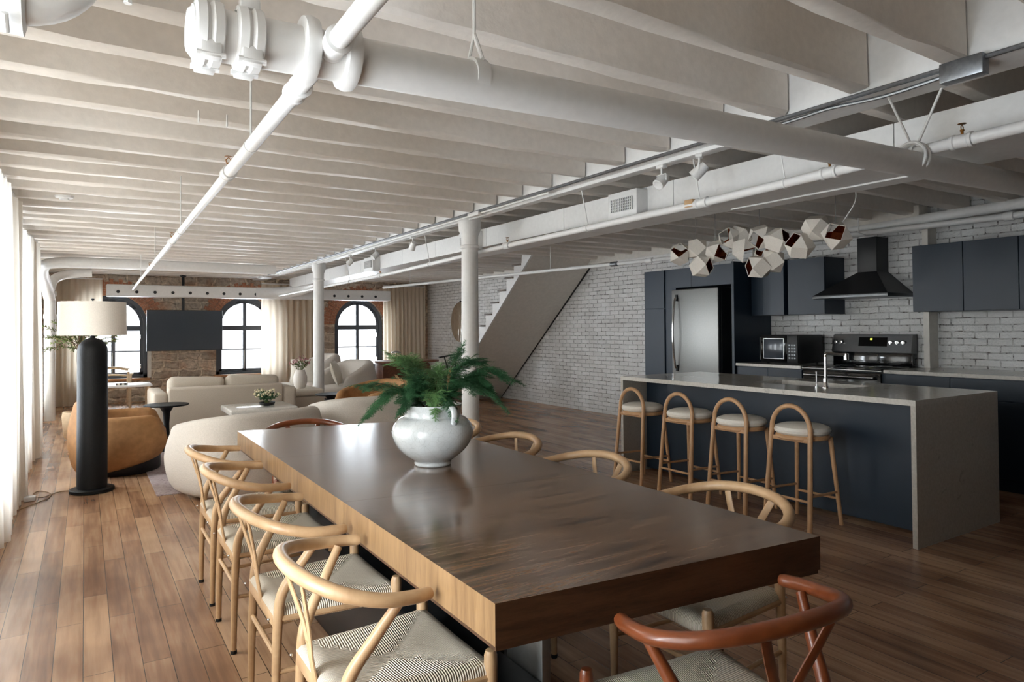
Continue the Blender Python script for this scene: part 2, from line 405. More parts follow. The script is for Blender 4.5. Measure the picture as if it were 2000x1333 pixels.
# far stone wall with three arched openings
RW, ZS, Z0 = .58, 1.49, .46
def arc(cx, r, z, n=20, a0=0, a1=PI): return [(cx + r * math.cos(lerp(a0, a1, k / n)), z + r * math.sin(lerp(a0, a1, k / n))) for k in range(n + 1)]
b = B(); xs = [XL - .3]
for cx in FAR_WIN: xs += [cx - RW, cx + RW]
xs.append(7.6)
for i in range(0, len(xs), 2): b.box(xs[i], YF, 0, xs[i + 1], 15.5, ZC)
for cx in FAR_WIN:
    b.box(cx - RW, YF, 0, cx + RW, 15.5, Z0)
    a = arc(cx, RW, ZS)
    for (x0, z0), (x1, z1) in zip(a, a[1:]):
        b.prism([(x1, z1), (x0, z0), (x0, ZC), (x1, ZC)], 'Y', YF, 15.5)
struct(b.build('wall_far', M['stone'], smooth=0), 'rough fieldstone wall with arched windows')
for i, cx in enumerate(FAR_WIN):   # arch brick rings
    b = B(); n = 34
    for k in range(n):
        a0, a1 = PI * k / n + .006, PI * (k + 1) / n - .006; r1 = RW + .25 + (.05 if k % 2 else 0)
        for (ra, rb) in ((RW, RW + .12), (RW + .13, r1)):
            b.prism([(cx + ra * math.cos(a0), ZS + ra * math.sin(a0)), (cx + rb * math.cos(a0), ZS + rb * math.sin(a0)), (cx + rb * math.cos(a1), ZS + rb * math.sin(a1)), (cx + ra * math.cos(a1), ZS + ra * math.sin(a1))], 'Y', YF - .02, YF + .05)
    struct(b.build('trim_%d' % (3 + i), M['archbrick'], smooth=0), 'red brick arch over a far window')
    b = B().box(cx + RW - .005, YF + .01, Z0, cx + RW + .06, YF - .015, ZS)
    struct(b.build('trim_%d' % (6 + i), M['wallwhite'], smooth=0))
for i, cx in enumerate(FAR_WIN):   # windows
    w = bpy.data.objects.new('window_%d' % (i + 1), None); COL.objects.link(w); w.location = (cx, 15.2, 0); struct(w, ['arched charcoal window left of the television, behind the floor lamp', 'arched charcoal window right of the television', 'arched charcoal window right of the far white column'][i])
    b = B()
    for ro, ri, y0, y1 in ((RW, RW - .07, -.05, .1), (RW - .07, RW - .13, 0, .07)):
        o_, i_ = arc(0, ro, ZS, 24), arc(0, ri, ZS, 24)
        for k in range(24): b.prism([o_[k], o_[k + 1], i_[k + 1], i_[k]], 'Y', y0, y1)
        for sx in (-1, 1): b.box(min(sx * ro, sx * ri), y0, Z0, max(sx * ro, sx * ri), y1, ZS)
        b.box(-ro, y0, Z0, ro, y1, Z0 + (RW - ri) * .8)
    b.box(-.035, 0, Z0, .035, .07, ZS + RW - .1); b.box(-.5, -.005, ZS - .12, .5, .075, ZS - .02)
    b.build('window_frame', M['frame'], w, smooth=30)
    b = B(); b.box(-.46, .02, .96, -.03, .05, .985).box(.03, .02, .96, .46, .05, .985); b.build('glazing_bar', M['frame'], w, smooth=0)
    a = arc(0, RW - .1, ZS, 24); b = B().prism([(RW - .1, Z0 + .06)] + a + [(-(RW - .1), Z0 + .06)], 'Y', .035, .04); b.build('window_pane', M['glass'], w, smooth=0)
    for sz in (1.25, .68):
        B().box(.455, -.03, sz - .045, .475, 0, sz + .045, .004).build('hinge', M['chrome'], w)
    B().box(-.02, -.025, .55, .0, -.002, .95, .004).build('window_handle', M['steel'], w)
    B().box(-RW - .04, -.2, Z0 - .05, RW + .04, .02, Z0, .008).build('window_sill', M['sill'], w)
for i, (cy, wd) in enumerate(LEFT_WIN):
    w = bpy.data.objects.new('window_%d' % (i + 4), None); COL.objects.link(w); w.location = (XL - .1, cy, 0); struct(w)
    h = wd / 2; b = B()
    b.box(-.03, -h, .35, .05, -h + .07, 2.25).box(-.03, h - .07, .35, .05, h, 2.25).box(-.03, -h, .35, .05, h, .42).box(-.03, -h, 2.18, .05, h, 2.25).box(-.02, -.03, .35, .04, .03, 2.25).box(-.02, -h, 1.5, .04, h, 1.55)
    b.build('window_frame', M['frame'], w, smooth=0)
    B().box(0, -h + .05, .4, .006, h - .05, 2.2).build('window_pane', M['glass'], w, smooth=0)
# joists
def rough_beam(x0, y0, z0, x1, y1, z1, n=18, amp=.006):
    b = B(); secs = []
    for k in range(n + 1):
        x = lerp(x0, x1, k / n); j = lambda: random.uniform(-amp, amp)
        secs.append([b.bm.verts.new((x, y + j(), z + j())) for y, z in ((y0, z1), (y0, z0 + .012), (y0 + .012, z0), (y1 - .012, z0), (y1, z0 + .012), (y1, z1))])
    for a, c in zip(secs, secs[1:]):
        for q in range(5): b.bm.faces.new((a[q], a[q + 1], c[q + 1], c[q]))
    for s_ in (secs[0], secs[-1]): b.bm.faces.new(s_)
    return b
k = 0; y = 1.723 - .4072 * 3
while y < 14.9:
    struct(rough_beam(XL, y, 2.44, 2.985, y + .085, ZC + .02).build('ceiling_joist', M['paint'], smooth=40), 'white painted ceiling joist on the window side of the main beam', 'joists left of the main beam')
    struct(rough_beam(3.13, y + .2, 2.475, XR + .1, y + .29, ZC + .02, 12).build('ceiling_joist', M['paint'], smooth=40), 'white painted ceiling joist on the kitchen side of the main beam', 'joists right of the main beam')
    y += .4072; k += 1
b = B().box(3.0, YB, 2.42, 3.22, YF, ZC + .02, .006)
struct(b.build('main_beam', M['paint_cool']), 'long white main ceiling beam carried by the columns')
# columns
def column(x, y):
    b = B().lathe([(.12, 0), (.12, .03), (.1, .05), (.085, .07), (.082, 1.2), (.079, 2.13), (.092, 2.14), (.092, 2.16), (.081, 2.17), (.083, 2.26), (.105, 2.31), (.108, 2.41), (.108, 2.425)], (x, y, 0), 36)
    return b.build('column', M['paint_cool'])
struct(column(3.12, 5.71), 'nearer round white iron column behind the vase')
struct(column(3.12, 10.67), 'farther round white iron column by the boucle seats')

# ------------------------------------------------------------------ pipes and services under the ceiling
def zbig(x): return lerp(2.040, 2.181, (x - .232) / 4.07)
t = thing('soil_pipe', 'large white cast iron pipe crossing the room under the joists', 'pipe', (0, 0, 0))
YP = 1.65
B().tube([(.20, YP, zbig(.2)), (7.15, YP, zbig(5.2))], .058, 28).lathe([(.0, 0), (.045, .0), (.058, .012)], (.19, YP, zbig(.2)), 24, 'X').build('pipe_body', M['paint_cool'], t)
for cx in (.232, .318):
    b = B().lathe([(.060, -.03), (.071, -.026), (.073, -.008), (.066, 0), (.073, .008), (.071, .026), (.060, .03)], (cx, YP, zbig(cx)), 28, 'X')
    for a in (-.9, 1.9, 4.0):
        yy, zz = YP + .07 * math.cos(a), zbig(cx) + .07 * math.sin(a)
        b.box(cx - .022, yy - .014, zz - .02, cx + .022, yy + .014, zz + .02, .004)
        b.tube([(cx - .03, yy - .008, zz - .012), (cx + .03, yy - .008, zz - .012)], .007, 8)
    b.build('pipe_coupling', M['paint_cool'], t)
for cx in (.455, .555):
    B().lathe([(.060, -.02), (.078, -.016), (.082, 0), (.078, .016), (.060, .02)], (cx, YP, zbig(cx)), 32, 'X').build('pipe_collar', M['paint_cool'], t)
b = B().lathe([(.059, -.02), (.0605, -.02), (.0605, .02), (.059, .02)], (.92, YP, zbig(.92)), 28, 'X')
b.tube([(.92, YP + .045, zbig(.92) + .045), (.92, YP, zbig(.92) + .13), (.92, YP, 2.5)], .005, 8).tube([(.92, YP - .045, zbig(.92) + .045), (.92, YP, zbig(.92) + .13)], .006, 8)
b.build('hanger', M['paint_cool'], t)
b = B()
for dx in (0, .035): b.tube([(3.2 + dx, YP + .068 * math.cos(a), zbig(3.2) + .068 * math.sin(a)) for a in [2 * PI * k / 32 for k in range(32)]], .007, 8, closed=True)
b.tube([(3.2, YP, zbig(3.2) + .07), (3.11, YP + .05, 2.43)], .006, 8); b.tube([(3.235, YP - .02, zbig(3.2) + .07), (3.2, YP - .15, 2.44)], .006, 8)
b.build('hanger', M['paint_cool'], t)
# stub of pipe from the left wall
t = thing('drain_pipe', 'thick white pipe with a bell end at the upper left, nearest the window wall', 'pipe')
b = B().tube(spline([(XL + .02, YP, 2.03), (-.35, YP, 2.03), (-.12, YP, 2.035), (-.03, YP, 2.09), (-.005, YP, 2.2), (-.0, YP, 2.46)], 6), .056, 24); b.build('pipe_body', M['paint_cool'], t)
B().lathe([(.058, -.035), (.072, -.03), (.074, .03), (.058, .035)], (-.135, YP, 2.035), 28, 'X').tube([(-.13, YP - .06, 1.975), (-.13, YP - .03, 1.95)], .006, 8).build('pipe_coupling', M['paint_cool'], t)
B().tube([(.025, YP - .02, 2.11), (.075, YP - .02, 2.105), (.075, YP - .02, 2.06)], .008, 8).build('hanger', M['paint_cool'], t)
# sprinkler heads
def sprinkler_head(x, y, z, parent, up=True):
    s = 1 if up else -1; b = B().lathe([(.006, 0), (.006, .012), (.009, .014), (.009, .02)], (x, y, z), 10)
    b.tube([(x - .008, y, z + .02), (x - .011, y, z + .032), (x, y, z + .044), (x + .011, y, z + .032), (x + .008, y, z + .02)], .0022, 6).lathe([(.0, .044), (.017, .045), (.017, .047), (0, .048)], (x, y, z), 14)
    b.build('sprinkler_head', M['brass'], parent)
D1, D2 = Vector((.50, 1.65, 2.045)), Vector((.74, 14.15, 2.13))
def dp(y): return D1 + (D2 - D1) * ((y - 1.65) / 12.5)
t = thing('sprinkler_pipe', 'slim white sprinkler pipe running lengthwise over the window side', 'pipe')
B().tube([dp(-1.5), dp(3.15)], .024, 18).tube([dp(3.15), dp(8.9)], .021, 16).tube([dp(8.9), dp(14.15)], .018, 14).build('pipe_body', M['paint_cool'], t)
for yy, r in ((1.57, .034), (1.93, .033), (3.15, .031), (5.97, .029), (8.9, .027)):
    p = dp(yy); B().lathe([(r * .75, -.04), (r, -.038), (r, -.028), (r * .88, -.024), (r * .88, .024), (r, .028), (r, .038), (r * .75, .04)], (p.x, p.y, p.z), 20, 'Y').build('pipe_coupling', M['paint_cool'], t)
    if yy > 3: sprinkler_head(p.x, p.y, p.z + .025, t)
for yy in (2.63, 5.27, 7.98, 11.0):
    p = dp(yy); B().tube([(p.x, p.y, p.z + .02), (p.x, p.y, 2.46)], .004, 8).lathe([(.024, -.008), (.026, -.008), (.026, .008), (.024, .008)], (p.x, p.y, p.z), 16, 'Y').build('hanger', M['paint_cool'], t)
# main sprinkler line on the duct side
SP = [(3.26, -2, 2.20), (3.26, 1.27, 2.185), (3.26, 2.94, 2.145), (3.26, 5.25, 2.125), (3.26, 7.96, 2.075), (3.26, 13.8, 2.05)]
def sz(y):
    for a, c in zip(SP, SP[1:]):
        if a[1] <= y <= c[1]: return lerp(a[2], c[2], (y - a[1]) / (c[1] - a[1]))
t = thing('sprinkler_pipe', 'white sprinkler pipe running lengthwise below the long rectangular duct', 'pipe')
B().tube(SP, [.026, .026, .026, .022, .021, .018], 18).build('pipe_body', M['paint_cool'], t)
for yy in (1.458, 1.70, 2.085, 2.94, 5.25, 8.4):
    r = .034; B().lathe([(r * .7, -.045), (r, -.043), (r, -.03), (r * .88, -.026), (r * .88, .026), (r, .03), (r, .043), (r * .7, .045)], (3.26, yy, sz(yy)), 20, 'Y').build('pipe_coupling', M['paint_cool'], t)
for yy in (1.458, 2.085, 5.25, 8.4): sprinkler_head(3.26, yy, sz(yy) + .03, t)
B().box(3.235, 3.0, 2.13, 3.285, 3.07, 2.18, .004).build('wooden_spacer', M['oak'], t)
for yy in (2.35, 2.96, 4.08, 6.9, 9.6):
    B().tube([(3.20, yy, 2.43), (3.26, yy, sz(yy) + .02)], .004, 8).lathe([(.026, -.006), (.029, -.006), (.029, .006), (.026, .006)], (3.26, yy, sz(yy)), 16, 'Y').build('hanger', M['paint_cool'], t)
# rectangular duct
t = thing('air_duct', 'long rectangular white air duct hung beside the main beam', 'duct')
b = B()
ys = [-2, .2, 1.9, 3.45, 4.75, 6.1, 7.3, 8.3, 9.9, 11.4, 12.9, 14.1]
for a, c in zip(ys, ys[1:]): b.box(3.53, a + .003, 2.225, 4.02, c - .003, 2.415)
b.box(3.545, -1.9, 2.235, 4.0, 14.0, 2.405); b.box(3.95, 1.92, 2.215, 4.10, 3.3, 2.40, .003)
b.build('duct_body', M['paint_cool'], t, smooth=0)
for (y0, y1) in ((3.71, 4.03), (6.18, 6.5), (9.1, 9.45)):
    g = B().box(3.42, y0, 2.20, 3.53, y1, 2.395, .003).build('vent_box', M['paint_cool'], t)
    b = B().box(3.412, y0 + .045, 2.245, 3.421, y1 - .045, 2.345)
    b.build('vent_opening', M['black'], g, smooth=0)
    b = B(); n = 13
    for k in range(n): yy = lerp(y0 + .045, y1 - .045, k / (n - 1)); b.box(3.405, yy - .003, 2.245, 3.413, yy + .003, 2.345)
    for k in range(6): zz = lerp(2.245, 2.345, k / 5); b.box(3.407, y0 + .045, zz - .002, 3.412, y1 - .045, zz + .002)
    b.build('vent_grille', M['paint_cool'], g, smooth=0)
# perforated duct at the far end
t = thing('perforated_duct', 'white duct with a row of round holes above the arched windows', 'duct')
b = B().box(.33, 14.18, 2.0, 5.75, 14.42, 2.22, .02, 3); b.build('duct_body', M['paint_cool'], t)
b = B().tube(spline([(2.9, 14.24, 2.11), (3.3, 14.18, 2.12), (3.62, 13.9, 2.16), (3.75, 13.4, 2.24), (3.77, 12.9, 2.3)], 8), .115, 24); b.build('duct_elbow', M['paint_cool'], t)
for k in range(10): B().lathe([(0, -.01), (.028, -.01), (.028, .004)], (.512 + k * .2975, 14.18, 2.085), 14, 'Y').build('air_hole', M['black'], t, smooth=0)
for k in range(4): B().lathe([(0, -.01), (.028, -.01), (.028, .004)], (4.48 + k * .305, 14.18, 2.085), 14, 'Y').build('air_hole', M['black'], t, smooth=0)
# pipe in front of the stairs
t = thing('water_pipe', 'thin white pipe crossing before the stair soffit and on above the range hood', 'pipe')
PA, PB = Vector((4.72, 12.0, 2.15)), Vector((5.56, 5.72, 2.15))
B().tube([PA, PB, (6.84, 4.0, 2.335), (6.85, 2.63, 2.325), (6.84, -3, 2.31)], [.022, .022, .03, .03, .03], 14).build('pipe_body', M['paint_cool'], t)
for f in (.9, .985): p = PA.lerp(PB, f); B().lathe([(.024, -.06), (.03, -.055), (.03, .055), (.024, .06)], p, 14, 'Y').build('pipe_coupling', M['galv'] if f < .95 else M['paint_cool'], t)
B().lathe([(.032, -.04), (.04, -.035), (.04, .035), (.032, .04)], (6.85, 2.7, 2.325), 16, 'Y').build('pipe_coupling', M['paint_cool'], t)
for f in (.15, .45, .72): p = PA.lerp(PB, f); B().tube([p, (p.x, p.y, 2.48)], .005, 6).build('hanger', M['paint_cool'], t)
B().tube([(6.7, 3.98, 2.48), (6.7, 3.98, 2.33), (6.83, 3.98, 2.31)], .006, 8).build('hanger', M['paint_cool'], t)
# kitchen wall pipes
t = thing('water_pipe', 'thick grey white pipe along the wall above the kitchen cabinets', 'pipe')
B().tube([(6.96, -3, 2.47), (6.96, 2.64, 2.44), (6.97, 4.9, 2.38), (6.97, 8.0, 2.38)], .05, 18).build('pipe_body', M['paint_cool'], t)
B().box(6.93, 2.5, 2.40, 7.2, 2.53, 2.5).build('bracket', M['paint_cool'], t)
# conduits, junction box, lighting track
t = thing('electrical_conduit', 'metal conduits running along the lower edge of the main beam', 'conduit')
B().tube([(2.975, -2, 2.425), (2.975, 1.2, 2.42), (2.975, 13.5, 2.425)], .011, 10).build('conduit_tube', M['galv'], t)
B().tube(spline([(2.99, 1.4, 2.395), (2.985, 1.65, 2.385), (2.99, 1.9, 2.405), (3.0, 2.05, 2.405), (3.01, 2.25, 2.405)], 5), .009, 8).build('conduit_tube', M['galv'], t)
B().tube([(2.985, 4.2, 2.402), (2.985, 13.2, 2.402)], .008, 8).build('conduit_tube', M['paint_cool'], t)
B().box(2.945, 1.24, 2.355, 3.0, 1.40, 2.435, .004).build('junction_box', M['galv'], t)
B().box(2.955, 5.25, 2.385, 3.0, 5.45, 2.42, .004).build('junction_box', M['paint_cool'], t)
B().box(2.99, 2.22, 2.385, 3.02, 2.27, 2.425, .004).build('junction_box', M['paint_cool'], t)
t = thing('lighting_track', 'white lighting track fixed along the underside of the main beam', 'track')
B().box(3.06, 2.35, 2.395, 3.10, 13, 2.42, .003).build('track_rail', M['paint_cool'], t)
def spot(loc, rz, label):
    t = thing('spotlight', label, 'spotlight', loc, rz, 'ceiling track spotlights')
    B().box(-.02, -.03, -.02, .02, .03, .0, .003).tube([(0, 0, -.02), (0, 0, -.06)], .006, 8).build('mount', M['paint_cool'], t)
    B().tube([(0, -.04, -.10), (0, -.04, -.06), (0, .04, -.06), (0, .04, -.10)], .004, 6).build('yoke', M['paint_cool'], t)
    m = Matrix.Translation((0, 0, -.10)) @ Euler((0, 2.3, 0)).to_matrix().to_4x4()
    b = B().lathe([(0, -.05), (.026, -.05), (.034, -.02), (.037, .045), (.03, .047), (.0, .03)], (0, 0, 0), 18); b.bm.transform(m); b.build('lamp_head', M['paint_cool'], t)
spot((3.08, 3.11, 2.395), PI, 'white track spotlight nearest the vent box, left of the pair by the big pipe')
spot((3.08, 2.80, 2.395), 2.2, 'white track spotlight hanging right of the other near spotlight')
spot((3.08, 6.95, 2.395), 1.5, 'white track spotlight just beyond the nearer column')
spot((3.08, 8.1, 2.395), PI, 'white track spotlight above the far vent box')
spot((3.08, 9.05, 2.395), 2.6, 'white track spotlight hanging closest to the farther column')
t = tag(B().lathe([(0, -.03), (.03, -.03), (.035, -.018), (.06, -.014), (.065, 0), (0, 0)], (-.14, 6.45, 2.446), 24).build('smoke_detector', M['paint_cool']), 'small round white smoke detector under a joist near the windows', 'smoke detector')
for i, (x, y, l) in enumerate(((.47, 3.62, 'small white eye hook under a joist, left of a pair'), (.6, 3.62, 'small white eye hook under a joist, right of a pair'))):
    h = B().tube([(x, y, 2.45), (x, y, 2.415)] + [(x, y + .012 * math.sin(a), 2.403 + .012 * math.cos(a)) for a in [k * PI / 5 for k in range(10)]], .0035, 6).build('eye_hook', M['paint_cool']); tag(h, l, 'hook')
# corner duct pipes by the far left windows
t = thing('downpipe', 'white elbowed pipe dropping down in the far left corner', 'pipe')
B().tube(spline([(2.6, 11.3, 2.34), (.4, 11.3, 2.34), (-.3, 11.35, 2.33), (-.5, 11.6, 2.26), (-.48, 12.3, 2.05), (-.45, 12.6, 1.85)], 6) + [(-.45, 12.65, 0.0)], .075, 20).build('pipe_body', M['paint_cool'], t)
B().tube(spline([(-.46, 12.62, 2.0), (-.4, 12.9, 2.2), (-.2, 13.1, 2.3), (.1, 13.1, 2.33)], 6), .07, 18).build('pipe_branch', M['paint_cool'], t)
for zz in (1.95, 1.6): B().lathe([(.076, -.04), (.084, -.035), (.084, .035), (.076, .04)], (-.45, 12.62, zz), 20).build('pipe_collar', M['paint_cool'], t)

# ------------------------------------------------------------------ curtains
def curtain(label, x0, y0, x1, y1, zt, zb, mat, per=.16, amp=.05, cat='curtain', group=None, flare=.0):
    L = math.hypot(x1 - x0, y1 - y0); ux, uy = (x1 - x0) / L, (y1 - y0) / L; nx, ny = -uy, ux
    t = thing('curtain', label, cat, (x0, y0, 0), 0, group)
    b = B(); n = int(L / per * 12); cols = []
    ph = random.uniform(0, 6); nz_ = 9
    for i in range(n + 1):
        s = L * i / n; col = []
        w = math.sin(2 * PI * s / per + .8 * math.sin(s * 3.1 + ph)); w2 = math.sin(s * 5.3 + ph * 2)
        for j in range(nz_ + 1):
            f = j / nz_; z = lerp(zb, zt, f)
            a = amp * (.55 + .45 * (1 - f)) * (1 + .35 * w2)
            off = w * a + .012 * math.sin(3 * (1 - f) + s * 9) + flare * (1 - f) ** 2 * (1 + .4 * w2)
            sl = (1 - f) * .01 * math.sin(s * 17)
            col.append(b.bm.verts.new((ux * (s + sl) + nx * off, uy * (s + sl) + ny * off, z)))
        cols.append(col)
    for p, q in zip(cols, cols[1:]):
        for j in range(nz_): b.bm.faces.new((p[j], q[j], q[j + 1], p[j + 1]))
    b.build('curtain_panel', mat, t, smooth=180, weld=False)
    b = B()
    b.box(-.012, -.0, zt - .0, .012, L, zt + .022); b.bm.transform(Matrix.Rotation(math.atan2(uy, ux) - PI / 2, 4, 'Z'))
    b.build('curtain_track', M['paint_cool'], t, smooth=0)
    return t
G = 'sheer curtains along the window wall'
curtain('pale sheer curtain beside the window wall, nearest the camera', -.50, -2.6, -.50, 1.5, 2.40, .01, M['curtain'], group=G)
curtain('pale sheer floor length curtain ending just left of the power cord', -.52, 1.85, -.46, 6.95, 2.40, .01, M['curtain'], group=G)
curtain('pale sheer curtain panel behind the floor lamp, with a tan lit hem', -.55, 7.35, -.45, 9.1, 2.34, .01, M['curtain'], group=G)
curtain('pale sheer curtain panel third along the window wall', -.60, 9.5, -.56, 11.1, 2.32, .01, M['curtain'], group=G)
curtain('pale sheer curtain panel by the corner downpipe', -.70, 12.0, -.68, 13.3, 2.32, .01, M['curtain'], group=G)
G = 'cream curtains on the far stone wall'
curtain('cream pleated curtain hanging in the far left corner', -.50, 14.75, .28, 14.75, 2.33, .01, M['curtainback'], .11, .035, group=G)
curtain('cream pleated curtain beside the arched window right of the television', 3.12, 14.75, 4.28, 14.75, 2.33, .01, M['curtainback'], .13, .04, group=G)
curtain('cream pleated curtain in the far right corner, next to white brick', 5.80, 14.75, 6.85, 14.75, 2.36, .01, M['curtainback'], .1, .035, group=G)

# ------------------------------------------------------------------ dining table
t = thing('dining_table', 'long thick dark oak dining table carrying the white vase', 'table')
NLc, NRc, FRc, FLc = (.772, 1.305), (1.812, 1.206), (1.835, 4.20), (.786, 4.376)
def tp(u, y):   # u 0..1 across, y fraction along
    a = Vector(NLc).lerp(Vector(FLc), y); c = Vector(NRc).lerp(Vector(FRc), y); return a.lerp(c, u)
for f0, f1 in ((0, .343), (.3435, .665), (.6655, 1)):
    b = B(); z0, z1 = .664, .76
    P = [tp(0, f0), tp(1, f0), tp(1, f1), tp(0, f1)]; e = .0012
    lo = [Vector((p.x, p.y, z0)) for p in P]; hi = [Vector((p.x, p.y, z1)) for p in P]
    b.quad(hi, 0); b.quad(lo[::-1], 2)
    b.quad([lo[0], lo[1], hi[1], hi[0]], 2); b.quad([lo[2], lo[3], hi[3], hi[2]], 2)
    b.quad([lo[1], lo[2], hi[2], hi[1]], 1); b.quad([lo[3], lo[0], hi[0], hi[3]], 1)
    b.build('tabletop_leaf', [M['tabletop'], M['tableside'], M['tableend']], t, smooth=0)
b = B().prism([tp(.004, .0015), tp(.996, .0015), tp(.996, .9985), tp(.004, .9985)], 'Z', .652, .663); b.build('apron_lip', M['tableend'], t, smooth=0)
b = B().prism([tp(.12, .04), tp(.88, .04), tp(.88, .96), tp(.12, .96)], 'Z', .61, .652); b.build('subframe', M['black'], t, smooth=0)
for y0 in (2.3, 3.25): B().box(1.14, y0, .03, 1.4, y0 + .4, .61, .003).build('pedestal', M['black'], t)
for y0 in (1.60, 3.8): B().box(1.10, y0, 0, 1.13, y0 + .19, .61, .002).build('leg', M['fridgesteel'], t)
B().box(.93, 1.45, 0, 1.095, 3.95, .37, .004).box(1.1, 1.9, 0, 1.5, 3.85, .03, .003).build('base_plate', M['black'], t)

# ------------------------------------------------------------------ dining chairs
def wishbone(label, wm, loc, rz, group='rounded armchairs at the dining table'):
    t = thing('dining_chair', label, 'chair', loc, rz, group)
    hoop = spline([(.0, -.262, .694), (-.05, -.272, .697), (-.13, -.266, .704), (-.215, -.222, .722), (-.278, -.13, .742), (-.300, 0, .75),
                   (-.278, .13, .742), (-.215, .222, .722), (-.13, .266, .704), (-.05, .272, .697), (.0, .262, .694)], 6)
    n = len(hoop); rr = [.0165 + .003 * math.sin(PI * i / (n - 1)) for i in range(n)]; rr[0] = rr[-1] = .0145
    B().tube(hoop, rr, 14, flat=(1, 1.05)).build('back_rail', wm, t)
    for s in (-1, 1):
        pts = spline([(-.215, .19 * s, .0), (-.212, .19 * s, .2), (-.205, .19 * s, .40), (-.19, .195 * s, .50), (-.13, .222 * s, .60), (-.075, .25 * s, .688)], 6)
        m = len(pts); r2 = [lerp(.0115, .0175, min(1, i / (m * .45))) if i < m * .6 else lerp(.0175, .0125, (i - m * .6) / (m * .4)) for i in range(m)]
        lg = B().tube(pts, r2, 12).build('leg', wm, t); B().lathe([(.0135, 0), (.0135, .014)], (-.215, .19 * s, 0), 12).build('foot_cap', M['rubber'], lg)
        lg = B().lathe([(.0115, .0), (.0165, .25), (.0185, .40), (.0185, .47), (.014, .483), (.0, .485)], (.20, .225 * s, 0), 14).build('leg', wm, t)
        B().lathe([(.0135, 0), (.0135, .014)], (.20, .225 * s, 0), 12).build('foot_cap', M['rubber'], lg)
        B().tube([(-.21, .19 * s, .235), (.20, .225 * s, .235)], .0085, 10).build('stretcher', wm, t)
        B().tube([(-.21, .19 * s, .41), (.20, .225 * s, .41)], .012, 10).build('seat_rail', wm, t)
    B().tube([(.20, -.225, .29), (.20, .225, .29)], .0095, 10).build('stretcher', wm, t); B().tube([(-.21, -.19, .29), (-.21, .19, .29)], .0095, 10).build('stretcher', wm, t)
    B().tube([(.20, -.225, .41), (.20, .225, .41)], .014, 10).build('seat_rail', wm, t)
    B().box(-.222, -.19, .385, -.200, .19, .425, .004).build('seat_rail', wm, t)
    # Y shaped splat
    b = B(); F = (.35, 1)
    b.tube(spline([(-.215, 0, .40), (-.228, 0, .47), (-.238, 0, .53)], 4), .017, 10, flat=(.35, 1.2))
    for s in (-1, 1): b.tube(spline([(-.232, .006 * s, .50), (-.245, .03 * s, .58), (-.268, .075 * s, .67), (-.285, .105 * s, .735)], 5), [.015] * 15 + [.013], 10, flat=(.35, 1))
    b.build('splat', wm, t)
    b = B(); N = 18; g = {}
    def corner(u, v):   # u,v in -1..1
        x = lerp(-.21, .205, (u + 1) / 2); hw = lerp(.185, .222, (u + 1) / 2); return x, v * hw
    for i in range(N + 1):
        for j in range(N + 1):
            u, v = -1 + 2 * i / N, -1 + 2 * j / N; x, y = corner(u, v); e = max(abs(u), abs(v)); q = min(abs(u), abs(v)) / (e + 1e-6)
            z = .432 + .018 * e ** 2 - .010 * max(0, e - .9) / .1 + .004 * q * e - .007 * math.exp(-((abs(u) - abs(v)) / .07) ** 2) * (1 - e ** 6)
            g[i, j] = b.bm.verts.new((x, y, z))
    for i in range(N):
        for j in range(N):
            f = b.bm.faces.new((g[i, j], g[i + 1, j], g[i + 1, j + 1], g[i, j + 1])); u, v = -1 + (2 * i + 1) / N, -1 + (2 * j + 1) / N
            f.material_index = 0 if abs(u) >= abs(v) else 1
    ringi = [(i, 0) for i in range(N)] + [(N, j) for j in range(N)] + [(i, N) for i in range(N, 0, -1)] + [(0, j) for j in range(N, 0, -1)]
    def offs(k, o, z): i, j = k; v = g[k].co; u_, v_ = -1 + 2 * i / N, -1 + 2 * j / N; return b.bm.verts.new((v.x + (o if u_ == 1 else -o if u_ == -1 else 0), v.y + (o if v_ == 1 else -o if v_ == -1 else 0), z))
    prev = [g[k] for k in ringi]
    for o, z in ((.010, .428), (.010, .405), (-.004, .392)):
        cur = [offs(k, o, z) for k in ringi]
        for q in range(len(cur)):
            f = b.bm.faces.new((prev[q], cur[q], cur[(q + 1) % len(cur)], prev[(q + 1) % len(cur)])); i, j = ringi[q]; u, v = -1 + 2 * i / N, -1 + 2 * j / N
            f.material_index = 0 if abs(u) >= abs(v) else 1
        prev = cur
    b.bm.faces.new(prev)
    b.build('seat', [M['cordx'], M['cordy']], t, smooth=60)
    b = B()
    for s in (-1, 1): b.ball((-.235, .19 * s, .415), .005, seg=8, rings=6)
    b.build('bolt', M['chrome'], t)
    return t
c0 = wishbone('light oak woven seat chair on the window side, closest to the red brown chair', M['oak'], (.752, 1.86, 0), 0)
dup(c0, (.752, 2.53, 0), 0, 'light oak woven seat chair on the window side, second from the red brown chair')
dup(c0, (.755, 3.28, 0), 0, 'light oak woven seat chair on the window side, third from the red brown chair')
dup(c0, (.758, 3.87, 0), 0, 'light oak woven seat chair on the window side, beside the white lounge chair')
dup(c0, (1.86, 1.72, 0), PI, 'light oak woven seat chair on the island side, closest to the red brown chair')
dup(c0, (1.86, 2.55, 0), PI, 'light oak woven seat chair on the island side, second from the red brown chair')
dup(c0, (1.86, 3.27, 0), PI, 'light oak woven seat chair on the island side, third from the red brown chair')
dup(c0, (1.88, 3.98, 0), PI, 'light oak chair on the island side, half hidden by the white vase')
wishbone('red brown stained armchair at the near end of the dining table', M['cherry'], (1.315, 1.19, 0), PI / 2 - .09)
wishbone('dark brown chair at the far end of the table, only its rail showing', M['cherry'], (1.22, 4.36, 0), -PI / 2 - .1)

